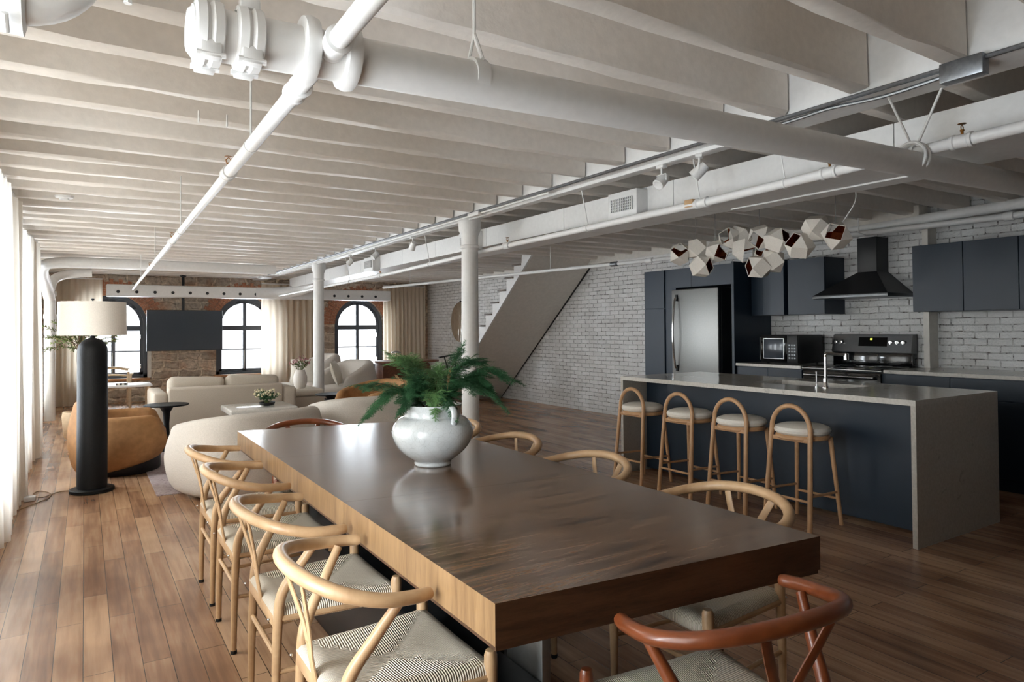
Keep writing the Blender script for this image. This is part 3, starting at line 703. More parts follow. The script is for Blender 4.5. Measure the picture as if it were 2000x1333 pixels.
# ------------------------------------------------------------------ kitchen island and stools
t = thing('kitchen_island', 'navy kitchen island with a grey quartz top and waterfall ends', 'island')
X0, X1, Y0, Y1 = 4.32, 5.40, 2.22, 4.93; SX0, SX1, SY0, SY1 = 4.72, 5.12, 2.95, 3.75
b = B().box(X0, Y0, .875, SX0, Y1, .91).box(SX1, Y0, .875, X1, Y1, .91).box(SX0, Y0, .875, SX1, SY0, .91).box(SX0, SY1, .875, SX1, Y1, .91)
b.build('countertop', M['quartz'], t, smooth=0)
b = B().box(X0, Y0, 0, X1, Y0 + .03, .875); b.build('side_panel', M['quartzside'], t, smooth=0)
b = B().box(X0, Y1 - .03, 0, X1, Y1, .875); b.build('side_panel', M['quartzside'], t, smooth=0)
B().box(4.62, Y0 + .032, .02, 5.34, Y1 - .032, .70).box(4.62, Y0 + .032, .70, 4.66, Y1 - .032, .874).box(5.30, Y0 + .032, .70, 5.34, Y1 - .032, .874).build('cabinet_body', M['navy'], t, smooth=0)
b = B().box(SX0, SY0, .70, SX0 + .01, SY1, .875).box(SX1 - .01, SY0, .70, SX1, SY1, .875).box(SX0, SY0, .70, SX1, SY0 + .01, .875).box(SX0, SY1 - .01, .70, SX1, SY1, .875).box(SX0, SY0, .70, SX1, SY1, .71)
b.build('sink', M['steel'], t, smooth=0)
def at_y(px, X): return X / math.tan(math.radians(32.183) + math.atan((px - 1000) / 1327))
fy = at_y(1611, 4.66)
t = thing('kitchen_faucet', 'chrome swivel faucet standing on the island beside the sink', 'faucet', (4.66, fy, .911))
B().lathe([(.024, 0), (.024, .01), (.017, .02), (.017, .075), (.013, .08)], (0, 0, 0), 18).build('base', M['chrome'], t)
B().tube([(0, 0, .07), (0, 0, .235)], .011, 14).build('riser', M['chrome'], t)
b = B().tube(spline([(0, 0, .235), (.0, -.004, .252), (.02, -.015, .258), (.07, -.05, .25), (.12, -.09, .25)], 5), .012, 12)
b.lathe([(.012, -.03), (.018, -.025), (.018, .02), (.012, .025)], (.12, -.09, .235), 14); b.build('spout', M['chrome'], t)
B().tube([(.0, .0, .05), (.03, .02, .06), (.05, .03, .1)], .005, 8).build('lever', M['chrome'], t)
t = tag(B().lathe([(.012, 0), (.012, .01), (.005, .014), (.005, .11), (.007, .112), (.007, .12)], (4.66, at_y(1593, 4.66), .911), 12).build('soap_dispenser', M['chrome']), 'thin chrome soap dispenser beside the island faucet', 'soap dispenser')
def stool(label, loc):
    t = thing('bar_stool', label, 'bar stool', loc, 0, 'bar stools along the island')
    w = M['stoolwood']; hb = [(-.185, -.17, 0), (-.135, -.152, .60), (-.128, -.15, .66)]
    arcp = [(-.128 - .0 * k, -.150 * math.cos(PI * k / 14), .66 + .165 * math.sin(PI * k / 14)) for k in range(15)]
    p = [(-.185, -.175, 0), (-.16, -.165, .3), (-.137, -.153, .58)] + arcp + [(-.137, .153, .58), (-.16, .165, .3), (-.185, .175, 0)]
    pts = spline(p, 3); B().tube(pts, .0165, 12).build('back_hoop', w, t)
    for s in (-1, 1): B().tube([(.175, .172 * s, 0), (.125, .13 * s, .605)], [.0135, .0165], 12).build('leg', w, t)
    B().lathe([(.0, .595), (.17, .595), (.178, .603), (.178, .618), (.17, .626), (0, .626)], (0, 0, 0), 36).build('seat_frame', w, t)
    b = B().box(-.14, -.155, .583, -.115, .155, .612, .004); b.build('seat_rail', w, t)
    B().lathe([(.0, .626), (.165, .626), (.182, .64), (.186, .656), (.176, .676), (.14, .690), (.07, .697), (0, .699)], (0, 0, 0), 40).build('cushion', M['leather'], t)
    def L(f, s): return (lerp(.175, .125, f), lerp(.172, .13, f) * s, .605 * f)
    def H(z, s): return (-.185 + z * .083, (.175 - z * .037) * s, z)
    B().tube([H(.2, -1), H(.2, 1)], .009, 10).tube([L(.3, -1), L(.3, 1)], .009, 10).build('footrest', w, t)
    for s in (-1, 1): B().tube([H(.235, s), L(.375, s)], .009, 10).build('stretcher', w, t)
    return t
s0 = stool('beech bar stool with cream seat, closest to the near quartz end panel', (4.245, 2.95, 0))
dup(s0, (4.245, 3.47, 0), 0, 'beech bar stool with cream seat, second from the near quartz end panel')
dup(s0, (4.25, 4.0, 0), 0, 'beech bar stool with cream seat, third from the near quartz end panel')
dup(s0, (4.25, 4.56, 0), 0, 'beech bar stool with cream seat, beside the far quartz end panel near the stairs')

# ------------------------------------------------------------------ kitchen along the wall
def door(parent, x, y0, y1, z0, z1, m='navy', handle=None, nm='door'):
    return B().box(x - .02, y0 + .002, z0 + .002, x, y1 - .002, z1 - .002, .0015, 1).build(nm, M[m], parent)
def unit(name, label, x, y0, y1, z0, z1, doors, cat='cabinet', xb=None, group=None):
    t = thing(name, label, cat, (0, 0, 0), 0, group)
    B().box(x, y0, z0, xb or XR - .002, y1, z1).build('cabinet_body', M['navy'], t, smooth=0)
    for a in doors: door(t, x, *a)
    return t
unit('pantry_cabinet', 'tall navy pantry cabinet standing left of the steel fridge', 6.43, 6.26, 6.82, 0, 2.12, [(6.45, 6.82, 1.62, 2.12), (6.45, 6.82, .1, 1.617), (6.26, 6.40, .1, 1.617)])
unit('bridge_cabinet', 'navy cabinet bridging over the steel fridge', 6.43, 5.34, 6.26, 1.875, 2.12, [(5.34, 5.98, 1.875, 2.12), (5.98, 6.26, 1.875, 2.12)])
t = tag(B().box(6.38, 5.30, 0, XR - .002, 5.335, 2.135, .001, 1).build('side_gable', M['navy']), 'tall dark navy gable panel between fridge and microwave counter', 'panel')
unit('wall_cabinet', 'navy wall cabinet directly beside the tall gable panel', 6.7, 4.85, 5.295, 1.503, 2.13, [(4.85, 5.295, 1.503, 2.13)], group='upper cabinets')
unit('wall_cabinet', 'navy wall cabinet just left of the range hood', 6.7, 4.352, 4.80, 1.503, 2.118, [(4.352, 4.80, 1.503, 2.118)], group='upper cabinets')
unit('wall_cabinet', 'navy wall cabinet touching the right side of the range hood', 6.7, 3.003, 3.443, 1.503, 2.13, [(3.003, 3.443, 1.503, 2.13)], group='upper cabinets')
unit('wall_cabinet', 'navy wall cabinet second to the right of the hood', 6.7, 2.571, 3.001, 1.503, 2.13, [(2.571, 3.001, 1.503, 2.13)], group='upper cabinets', xb=7.198)
unit('wall_cabinet', 'navy wall cabinet third to the right of the hood, cut by the frame', 6.7, 2.12, 2.569, 1.503, 2.13, [(2.12, 2.569, 1.503, 2.13)], group='upper cabinets', xb=7.198)
unit('base_cabinet', 'navy base cabinet under the microwave counter', 6.43, 4.45, 5.295, 0, .92, [(4.87, 5.295, .74, .915, 'navy', None, 'drawer_front'), (4.45, 4.87, .74, .915, 'navy', None, 'drawer_front'), (4.87, 5.295, .1, .735), (4.45, 4.87, .1, .735)])
t = thing('base_cabinet', 'navy base cabinets right of the stove', 'cabinet')
B().box(6.43, .9, 0, XR - .002, 3.6, .92).build('cabinet_body', M['navy'], t, smooth=0)
for y0 in (1.2, 1.8, 2.4): door(t, 6.43, y0, y0 + .6, .74, .915, nm='drawer_front'); door(t, 6.43, y0, y0 + .6, .1, .735)
door(t, 6.43, 3.0, 3.6, .1, .915)
tag(B().box(6.39, 4.45, .922, XR - .003, 5.295, .955, .002, 1).build('countertop', M['quartz']), 'short pale worktop under the microwave', 'worktop')
tag(B().box(6.39, .9, .922, XR - .003, 3.575, .955, .002, 1).box(XR - .003, .9, .922, 7.195, 3.46, .955).build('countertop', M['quartz']), 'long pale worktop right of the stove', 'worktop')
# fridge
t = thing('refrigerator', 'tall stainless steel fridge with a curved bar handle', 'refrigerator')
B().box(6.36, 5.464, .02, 7.0, 6.213, 1.835, .006).build('cabinet_body', M['black'], t)
B().box(6.30, 5.464, .64, 6.358, 6.213, 1.845, .012, 3).build('door', M['fridgesteel'], t)
B().box(6.30, 5.464, .06, 6.358, 6.213, .63, .012, 3).build('freezer_drawer', M['fridgesteel'], t)
B().tube(spline([(6.30, 6.12, .86), (6.265, 6.12, .89), (6.235, 6.12, 1.1), (6.225, 6.12, 1.3), (6.235, 6.12, 1.5), (6.265, 6.12, 1.71), (6.30, 6.12, 1.74)], 6), .014, 12).build('door_handle', M['chrome'], t)
B().box(6.285, 6.105, 1.70, 6.305, 6.135, 1.78, .003).box(6.285, 6.105, .82, 6.305, 6.135, .9, .003).build('handle_mount', M['black'], t)
# stove
t = thing('stove', 'stainless and black electric range with a knobbed back panel', 'stove')
YA, YBn = 3.585, 4.425
B().box(6.42, YA, .02, 7.0, YBn, .93, .004).build('oven_body', M['black'], t)
B().box(6.375, YA + .01, .945, 7.0, YBn - .01, .965, .006).build('cooktop', M['blackgloss'], t)
B().box(6.375, YA, .93, 7.0, YBn, .946, .003).build('cooktop_rim', M['steel'], t)
d = B().box(6.38, YA + .01, .2, 6.42, YBn - .01, .92, .006).build('oven_door', M['blackgloss'], t)
B().tube([(6.335, YA + .05, .875), (6.335, YBn - .05, .875)], .013, 12).tube([(6.335, YA + .06, .875), (6.38, YA + .06, .875)], .01, 10).tube([(6.335, YBn - .06, .875), (6.38, YBn - .06, .875)], .01, 10).build('door_handle', M['steel'], d)
B().box(6.93, YA, .93, 7.03, YBn, 1.10, .006).build('back_guard', M['blackgloss'], t)
b = B().prism([(6.93, 1.095), (6.905, 1.10), (6.945, 1.275), (6.965, 1.285), (7.03, 1.285), (7.03, 1.095)], 'Y', YA, YBn); pn = b.build('control_panel', M['darksteel'], t, smooth=30)
def pp(y, f, o=.0): return (lerp(6.905, 6.945, f) - o, y, lerp(1.10, 1.275, f))
b = B(); b.quad([pp(3.83, .35, .002), pp(4.13, .35, .002), pp(4.13, .88, .002), pp(3.83, .88, .002)]); b.build('display', M['blackgloss'], pn, smooth=0)
b = B(); b.quad([pp(3.985, .72, .004), pp(4.01, .72, .004), pp(4.01, .82, .004), pp(3.985, .82, .004)]); b.build('clock_digits', M['digits'], pn, smooth=0)
for yy in (3.66, 3.72, 3.785, 4.315, 4.375):
    p = pp(yy, .58); b = B().lathe([(0, -.03), (.017, -.028), (.021, -.004), (.024, 0), (.0, 0)], (0, 0, 0), 18, 'X').box(-.036, -.004, -.018, -.026, .004, .018); b.bm.transform(Matrix.Translation(p)); b.build('knob', M['chrome'], pn)
for (x, y, r) in ((6.55, 3.8, .1), (6.55, 4.2, .08), (6.8, 3.8, .08), (6.8, 4.2, .1)):
    B().lathe([(r - .003, .9655), (r, .9655), (r, .9660), (r - .003, .9660)], (x, y, 0), 32).build('burner_ring', M['darksteel'], t)
# hood
t = thing('range_hood', 'black pyramid range hood with a square chimney over the stove', 'range hood')
B().box(6.83, 3.871, 1.925, 7.048, 4.075, 2.286, .003).build('chimney', M['black'], t)
b = B(); lo = [(6.56, 3.615, 1.695), (7.048, 3.615, 1.695), (7.048, 4.405, 1.695), (6.56, 4.405, 1.695)]; hi = [(6.83, 3.871, 1.93), (7.048, 3.871, 1.93), (7.048, 4.075, 1.93), (6.83, 4.075, 1.93)]
for i in range(4): b.quad([lo[i], lo[(i + 1) % 4], hi[(i + 1) % 4], hi[i]])
b.quad(hi); b.quad(lo[::-1]); b.build('canopy', M['black'], t, smooth=0)
B().box(6.55, 3.61, 1.66, 7.048, 4.41, 1.696, .003).build('skirt', M['darksteel'], t)
# microwave
t = thing('microwave', 'black countertop microwave beside the gable panel', 'microwave')
B().box(6.52, 4.555, .97, 6.94, 5.03, 1.278, .006).build('casing', M['black'], t)
dd = B().box(6.495, 4.69, .975, 6.52, 5.028, 1.272, .005).build('door', M['blackgloss'], t)
B().box(6.490, 4.73, 1.02, 6.496, 4.98, 1.235, .002).build('door_window', M['screen'], dd)
b = B()
for z_ in (1.015, 1.235): b.box(6.489, 4.725, z_, 6.494, 4.985, z_ + .006)
for y_ in (4.722, 4.982): b.box(6.489, y_, 1.015, 6.494, y_ + .006, 1.241)
b.build('window_trim', M['steel'], dd, smooth=0)
B().tube([(6.47, 5.01, 1.0), (6.47, 5.01, 1.25)], .008, 10).build('door_handle', M['black'], dd)
kp = B().box(6.495, 4.557, .975, 6.52, 4.688, 1.272, .004).build('keypad', M['black'], t)
b = B()
for i in range(5):
    for j in range(3): b.box(6.491, 4.58 + j * .033, 1.02 + i * .035, 6.496, 4.60 + j * .033, 1.035 + i * .035)
b.build('button', M['darksteel'], kp, smooth=0)
b = B()
for x_ in (6.56, 6.9):
    for y_ in (4.6, 4.98): b.lathe([(.015, .956), (.015, .971)], (x_, y_, 0), 10)
b.build('foot', M['rubber'], t)
# outlet-like marks on brick
for i, (y, z, l) in enumerate(((12.9, .78, 'small dark outlet on the white brick beside the desk chair'),)):
    tag(B().box(7.035, y - .05, z - .02, 7.052, y + .05, z + .02, .003).build('wall_socket', M['black']), l, 'socket')

# ------------------------------------------------------------------ chandelier of faceted shades
t = thing('chandelier', 'cluster chandelier of white faceted shades with copper insides over the island', 'chandelier')
def cubo(c, s, rot, openf):
    V = []
    for a in (-1, 1):
        for d in (-1, 1): V += [(a, d, 0), (a, 0, d), (0, a, d)]
    V = list(dict.fromkeys(V)); R3 = Euler(rot).to_matrix(); out = []
    def faces():
        F = []
        for ax in range(3):
            for sg in (-1, 1):
                q = [v for v in V if v[ax] == sg]; o1, o2 = [i for i in range(3) if i != ax]
                q.sort(key=lambda v: math.atan2(v[o2], v[o1])); F.append((q, True))
        for a in (-1, 1):
            for d in (-1, 1):
                for e in (-1, 1):
                    q = [v for v in V if v[0] * a + v[1] * d + v[2] * e == 2]; F.append((q, False))
        return F
    F = faces(); b = B(); bi = B(); tc = (Vector((0, 0, 1.37)) - Vector(c)).normalized()
    order = sorted(range(6), key=lambda k: -(R3 @ (sum((Vector(v) for v in F[k][0]), Vector()) / 4)).dot(tc))
    openf = {0: [order[0], order[4]], 1: [order[1]], 9: [order[4]]}[openf]
    for k, (q, sq) in enumerate(F):
        if k in openf: continue
        b.quad([Vector(c) + R3 @ Vector(v) * s * .7 for v in q]); bi.quad([Vector(c) + R3 @ Vector(v) * s * .66 for v in q])
    for k in openf:   # rim of the opening
        q = F[k][0]; m_ = len(q)
        for i in range(m_):
            a_, c_ = Vector(q[i]), Vector(q[(i + 1) % m_])
            b.quad([Vector(c) + R3 @ a_ * s * .7, Vector(c) + R3 @ c_ * s * .7, Vector(c) + R3 @ c_ * s * .66, Vector(c) + R3 @ a_ * s * .66])
    sh = b.build('shade', M['cord'], t, smooth=0)
    bi.build('shade_lining', M['copper'], sh, smooth=0)
    return sh
def px_at(px, py, X):
    v = CR.T @ np.array([(px - 1000) / 1327, (py - 619.2) / 1327, 1.]); d = Vector((v[0], v[2], -v[1])); return Vector((0, 0, 1.37)) + d * (X / d.x)
random.seed(11)
cubes = [(1328, 497, 4.85, 0), (1362, 487, 4.95, 9), (1370, 521, 4.8, 1), (1401, 491, 4.9, 0), (1427, 466, 4.95, 0), (1453, 490, 4.8, 0), (1446, 461, 5.03, 9), (1487, 463, 4.85, 0), (1518, 470, 4.82, 1), (1491, 500, 4.95, 0), (1508, 511, 4.88, 1), (1481, 521, 4.78, 1), (1562, 480, 4.8, 1), (1594, 445, 4.88, 9), (1634, 461, 4.8, 0)]
for i, (px, py, X, op) in enumerate(cubes):
    p = px_at(px, py, X)
    rz = random.uniform(0, PI / 2); rx = random.uniform(-.6, .6)
    cubo(p, .118, (rx, random.uniform(-.5, .5), rz), op)
for px, py, X in ((1359, 470, 4.9), (1397, 478, 4.9), (1483, 450, 4.88), (1632, 440, 4.85)):
    p = px_at(px, py, X); B().tube([p, (p.x, p.y, 2.6)], .0025, 6).build('suspension_cable', M['steel'], t)
p = px_at(1640, 440, 4.85); B().tube(spline([p, p + Vector((.03, -.05, .08)), p + Vector((.02, -.12, .2)), (p.x, p.y - .1, 2.6)], 6), .004, 8).build('power_cord', M['paint_cool'], t)

# ------------------------------------------------------------------ staircase
t = thing('staircase', 'steep white staircase with a plain grey soffit against the brick wall', 'staircase')
XS = 5.76; NS = 13; SY_, RZ = .2245, .1905
st0 = (9.13, 2.385)     # far lower end of the top visible tread
def ulz(y): return .144 + (11.39 - y) * .8366
top_k = 1
b = B()
for k in range(-top_k, NS):
    y, z = st0[0] + k * SY_ - .045, st0[1] - k * RZ
    if z < .02: break
    y0_, y1_ = y - SY_, y
    b.prism([(y0_, ulz(y0_)), (y1_, max(0, ulz(y1_))), (y1_, z), (y0_, z)], 'X', XS, XS + .035)
b.prism([(8.2, 2.69), (8.40, ulz(8.40)), (8.6355, ulz(8.6355)), (8.6355, 2.69)], 'X', XS, XS + .035)
b.build('stringer', M['paint_cool'], t, smooth=0)
B().prism([(11.56, .0), (11.56, .03), (8.3, ulz(8.3) + .03), (8.3, ulz(8.3))][::-1], 'X', XS + .035, XR - .05).build('soffit', M['wallwhite'], t, smooth=0)
B().prism([(11.60, 0), (11.64, 0.0), (8.25, ulz(8.25) + .04), (8.22, ulz(8.22))][::-1], 'X', XR - .05, XR - .003).build('edge_trim', M['black'], t, smooth=0)
for k in range(-top_k, NS):
    y, z = st0[0] + k * SY_, st0[1] - k * RZ
    if z < .1: break
    B().box(XS - .015, y - SY_ - .03, z - .03, XR - .01, y + .0, z, .003).build('tread', M['treadwood'], t)
    B().box(XS + .04, y - .065, z - RZ, XR - .01, y - .045, z - .03).build('riser', M['paint_cool'], t, smooth=0)

# ------------------------------------------------------------------ floor lamp and cord
t = thing('floor_lamp', 'thick charred black column floor lamp with a white drum shade', 'floor lamp', (.06, 6.86, 0))
B().lathe([(.155, 0), (.168, .006), (.168, .028), (.16, .034), (0, .034)], (0, 0, 0), 48).build('base', M['lampblack'], t)
prof = [(.112, .034), (.114, .06), (.114, 1.20)] + [(.114 * math.cos(a), 1.20 + .115 * math.sin(a)) for a in [k * PI / 20 for k in range(1, 10)]] + [(.02, 1.318), (.02, 1.33)]
B().lathe(prof, (0, 0, 0), 48).build('body', M['lampblack'], t)
B().lathe([(.012, 1.33), (.012, 1.36), (.018, 1.362), (.018, 1.40), (.004, 1.402), (.004, 1.635), (.012, 1.636), (.012, 1.65), (0, 1.652)], (0, 0, 0), 16).build('socket', M['black'], t)
sh = B().lathe([(.258, 1.335), (.252, 1.62), (.250, 1.62), (.256, 1.335), (.258, 1.335)], (0, 0, 0), 64).build('shade', M['cord'], t, smooth=50)
B().tube([(-.25, 0, 1.61), (.25, 0, 1.61)], .003, 6).tube([(0, -.25, 1.61), (0, .25, 1.61)], .003, 6).build('shade_spider', M['black'], t)
cpts = [px_at(142, 961, 1)] if False else None
def fl(px, py, z=.006):
    v = CR.T @ np.array([(px - 1000) / 1327, (py - 619.2) / 1327, 1.]); d = Vector((v[0], v[2], -v[1])); return Vector((0, 0, 1.37)) + d * ((z - 1.37) / d.z)
cp = [fl(*q) for q in ((150, 958), (118, 961), (98, 967), (84, 972), (68, 970), (66, 964), (80, 960), (98, 964), (95, 973), (72, 983), (45, 993), (20, 1001))]
tag(B().tube(spline(cp, 6), .004, 8).build('extension_cord', M['drybrown']), 'thin brown power cord looping on the floor from the black lamp', 'cord')
tag(B().box(-.41, 6.72, 0.0, -.33, 6.80, .035, .006).build('power_adapter', M['paint_cool']), 'small white plug adapter lying at the curtain hem beside the power cord', 'adapter')

# ------------------------------------------------------------------ lounge furniture
def barrel(name, label, cat, mat, loc, rz, rx=.56, ry=.56, hb=.70, ha=.56, th=.13, bulge=.06, span=2.35, group=None, seat_z=.42, skirt=.02, lift=0.0, power=2.6, d0=.25, d1=1.0):
    t = thing(name, label, cat, loc, rz, group)
    b = B(); n = 48; rings = []
    for i in range(n + 1):
        f = -1 + 2 * i / n; a = PI + f * span          # 0 = front (+x); back at PI
        ca, sa = math.cos(a), math.sin(a); q = (abs(ca) ** power + abs(sa) ** power) ** (-1 / power)
        e = abs(f); h = lerp(hb, ha, min(1, max(0, (e - d0) / (d1 - d0))) ** 1.3)
        cap = math.sqrt(max(0, 1 - max(0, (e - .90) / .10) ** 2)); th_ = th * (.25 + .75 * cap); h2 = h - (1 - cap) * .12
        z0 = skirt + lift * e ** 2
        prof_ = []
        def P(ro, z): return (ro[0] * q * ca, ro[1] * q * sa, z)
        sec = [(-.05, z0), (-.01, z0 + .03)] + [(bulge * math.sin(PI * (.1 + .8 * k / 6)) - .01 * k / 6, lerp(z0 + .08, h2 - th_ * .5, k / 6)) for k in range(7)]
        rt = th_ * .5; oc = sec[-1][0] - rt
        for k in range(1, 8): g = PI * k / 8; sec.append((oc + rt * math.cos(g), h2 - rt + rt * math.sin(g)))
        sec += [(oc - rt, lerp(h2 - rt, .3, .5)), (oc - rt + .01, .25), (-.10, z0)]
        rings.append([b.bm.verts.new(((rx + o) * q * ca, (ry + o) * q * sa, z)) for o, z in sec])
    m_ = len(rings[0])
    for A_, C_ in zip(rings, rings[1:]):
        for k in range(m_): b.bm.faces.new((A_[k], A_[(k + 1) % m_], C_[(k + 1) % m_], C_[k]))
    b.bm.faces.new(rings[0]); b.bm.faces.new(rings[-1][::-1])
    b.build('backrest', mat, t, smooth=60)
    b = B(); prof_ = [(0, .22), (.93, .22), (.98, .26), (1, .32), (.98, seat_z - .04), (.92, seat_z - .01), (.6, seat_z + .005), (0, seat_z + .01)]
    b.lathe(prof_, (0, 0, 0), 40)
    for v in b.bm.verts: v.co.x = v.co.x * (rx - .09) + .04; v.co.y = v.co.y * (ry - .11)
    b.build('seat_cushion', mat, t, smooth=60)
    b = B().lathe([(.0, 0), (.85, 0), (.88, .02), (.88, .2), (0, .2)], (0, 0, 0), 36)
    for v in b.bm.verts: v.co.x *= rx - .06; v.co.y *= ry - .06
    b.build('plinth', M['black'], t)
    return t
barrel('lounge_chair', 'pale curved lounge chair with its back to the dining table, beside the oak chairs', 'armchair', M['boucle'], (1.22, 6.30, .008), 1.95, rx=.52, ry=.58, hb=.69, ha=.55, group='pale curved lounge chairs')
barrel('lounge_chair', 'pale curved lounge chair with its back to the dining table, behind the white vase', 'armchair', M['boucle'], (2.46, 6.72, .008), 1.7, rx=.52, ry=.58, hb=.72, ha=.58, group='pale curved lounge chairs')
barrel('club_chair', 'tan velvet tub chair standing behind the black floor lamp', 'armchair', M['tan'], (.34, 7.74, 0), -.05, rx=.42, ry=.46, hb=.70, ha=.565, th=.10, span=2.35, lift=.14, d0=.22, d1=.5, group='tan velvet tub chairs')
barrel('club_chair', 'tan velvet tub chair behind the pale lounge chair and cedar branches', 'armchair', M['tan'], (3.02, 7.95, 0), PI + .2, rx=.43, ry=.46, hb=.74, ha=.6, th=.10, span=2.5, lift=.10, group='tan velvet tub chairs')
barrel('swivel_chair', 'pale boucle swivel chair behind the farther column, with a light pillow', 'armchair', M['boucle'], (3.80, 11.5, 0), 3.55, rx=.46, ry=.46, hb=.84, ha=.56, th=.16, group='boucle swivel chairs')
barrel('swivel_chair', 'pale boucle swivel chair under the window, behind the other swivel chair', 'armchair', M['boucle'], (3.66, 12.75, 0), 3.3, rx=.42, ry=.42, hb=.92, ha=.66, th=.16, group='boucle swivel chairs')
def pillow(label, loc, rot, w=.45, h=.45, d=.14, mat='pillow'):
    b = B(); N = 12; gg = {}
    for s in (1, -1):
        for i in range(N + 1):
            for j in range(N + 1):
                u, v = -1 + 2 * i / N, -1 + 2 * j / N; k = max(0, (1 - u ** 2) * (1 - v ** 2)) ** .45
                pin = 1 - .06 * (1 - abs(u)) * abs(v) ** 3 - .06 * (1 - abs(v)) * abs(u) ** 3
                gg[s, i, j] = b.bm.verts.new((u * w / 2 * pin, s * d / 2 * k, v * h / 2 * pin))
        for i in range(N):
            for j in range(N): b.bm.faces.new((gg[s, i, j], gg[s, i + 1, j], gg[s, i + 1, j + 1], gg[s, i, j + 1]))
    o = b.build('throw_pillow', M[mat], smooth=60); o.location = loc; o.rotation_euler = rot
    return tag(o, label, 'pillow')
pillow('light pillow leaning in the boucle chair beside the dark side table', (3.60, 11.30, .64), (-.3, 0, 1.1), .42, .42, .14)
pillow('white speckled pillow beside the far flower vase', (3.02, 11.2, .70), (-.4, 0, -.3), .40, .42, .14)
# grey sofa
t = thing('sofa', 'two seat oat coloured sofa seen from behind, facing the television', 'sofa', (0, 0, 0))
B().box(.86, 9.2, .10, 2.22, 9.36, .67, .03, 3).build('backrest', M['sofa'], t)
B().box(.70, 9.22, .10, .86, 10.15, .62, .04, 3).build('arm', M['sofa'], t)
B().box(2.22, 9.22, .10, 2.40, 10.15, .62, .04, 3).build('arm', M['sofa'], t)
B().box(.80, 9.3, .10, 2.3, 10.12, .36, .02).build('base', M['sofa'], t)
for x0 in (.88, 1.55): B().box(x0, 9.5, .36, x0 + .66, 10.12, .50, .05, 3).build('seat_cushion', M['sofa'], t)
for x0 in (.87, 1.545):
    b = B().box(0, 0, 0, .675, .2, .44, .08, 4)
    for v in b.bm.verts: v.co.z += .015 * math.sin(v.co.x * 9) * (v.co.z > .2)
    b.bm.transform(Matrix.Translation((x0, 9.38, .345))); b.build('back_cushion', M['sofa'], t)
b = B()
for x in (.76, 2.34):
    for y in (9.28, 10.08): b.box(x - .02, y - .02, 0, x + .02, y + .02, .11)
b.build('feet', M['black'], t, smooth=0)
t = thing('bench', 'long low linen bench carrying the far flower vase, beside the sofa', 'bench')
B().box(2.46, 9.95, .06, 2.99, 11.6, .40, .02).build('base', M['sofa'], t); B().box(2.46, 9.95, .40, 2.99, 11.6, .50, .03, 3).build('seat_cushion', M['pillow'], t)
# rug, tables
tag(B().box(.51, 6.34, 0, 3.1, 9.05, .008, .002, 1).build('rug', M['rug']), 'faded grey and mauve patterned rug under the lounge chairs', 'rug')
t = thing('coffee_table', 'low pale stone coffee table carrying the small white flowers', 'table')
B().box(1.30, 7.6, .46, 2.0, 8.25, .53, .02, 3).build('table_top', M['quartz'], t); B().box(1.42, 7.68, .008, 1.93, 8.12, .46, .02, 3).build('base', M['quartz'], t)
def side_table(label, loc, r, h):
    t = thing('side_table', label, 'side table', loc, 0, 'dark pedestal side tables')
    B().lathe([(0, h - .02), (r - .01, h - .018), (r, h - .010), (r, h), (0, h)], (0, 0, 0), 40).build('table_top', M['darksteel'] if False else M['lampblack'], t)
    B().lathe([(.16, 0), (.165, .008), (.15, .02), (.06, .05), (.035, .12), (.03, .3), (.04, h - .09), (.075, h - .03), (.09, h - .02)], (0, 0, 0), 32).build('pedestal', M['lampblack'], t)
side_table('round dark pedestal side table between tan chair and sofa', (.80, 8.72, .008), .235, .52)
side_table('round dark pedestal side table in front of the farther column', (2.72, 8.75, .008), .20, .53)
def chess():
    t = thing('low_table', 'low pale wood table with a white top in the window corner', 'table')
    B().box(.22, 13.0, .43, .98, 13.65, .465, .005).build('table_top', M['paint_cool'], t)
    for x in (.27, .93):
        for y in (13.05, 13.6): B().box(x - .02, y - .02, 0, x + .02, y + .02, .43, .004).build('leg', M['palewood'], t)
    k = NT('checkered'); ch = k.n('ShaderNodeTexChecker'); ch.inputs['Scale'].default_value = 30; ch.inputs[1].default_value = lin('3a3028'); ch.inputs[2].default_value = lin('e2dccf'); k.l(k.coord(), ch.inputs[0]); k.l(ch.outputs[0], k.b.inputs[0])
    tag(B().box(.45, 13.08, .466, .62, 13.25, .50, .003).build('chess_box', k.m), 'small checkered box on the low corner table', 'box')
chess()
t = thing('wooden_armchair', 'pale wooden armchair with curved rails below the left arched window', 'chair', (.42, 14.1, 0), -PI / 2)
for s in (-1, 1):
    B().tube(spline([(-.28, .26 * s, 0), (-.26, .26 * s, .4), (-.28, .27 * s, .62)], 5), .022, 10).build('leg', M['palewood'], t)
    B().tube(spline([(.26, .27 * s, 0), (.25, .27 * s, .4), (.26, .28 * s, .6)], 5), .022, 10).build('leg', M['palewood'], t)
    B().tube(spline([(.30, .29 * s, .61), (.0, .30 * s, .63), (-.25, .28 * s, .66)], 5), .022, 10, flat=(.6, 1.4)).build('armrest', M['palewood'], t)
B().tube(spline([(-.25, -.28, .66), (-.31, 0, .70), (-.25, .28, .66)], 6), .025, 10).build('top_rail', M['palewood'], t)
B().tube(spline([(-.26, -.27, .55), (-.31, 0, .57), (-.26, .27, .55)], 6), .018, 10).build('middle_rail', M['palewood'], t)
B().box(-.27, -.26, .38, .27, .26, .43, .015).build('seat', M['palewood'], t)
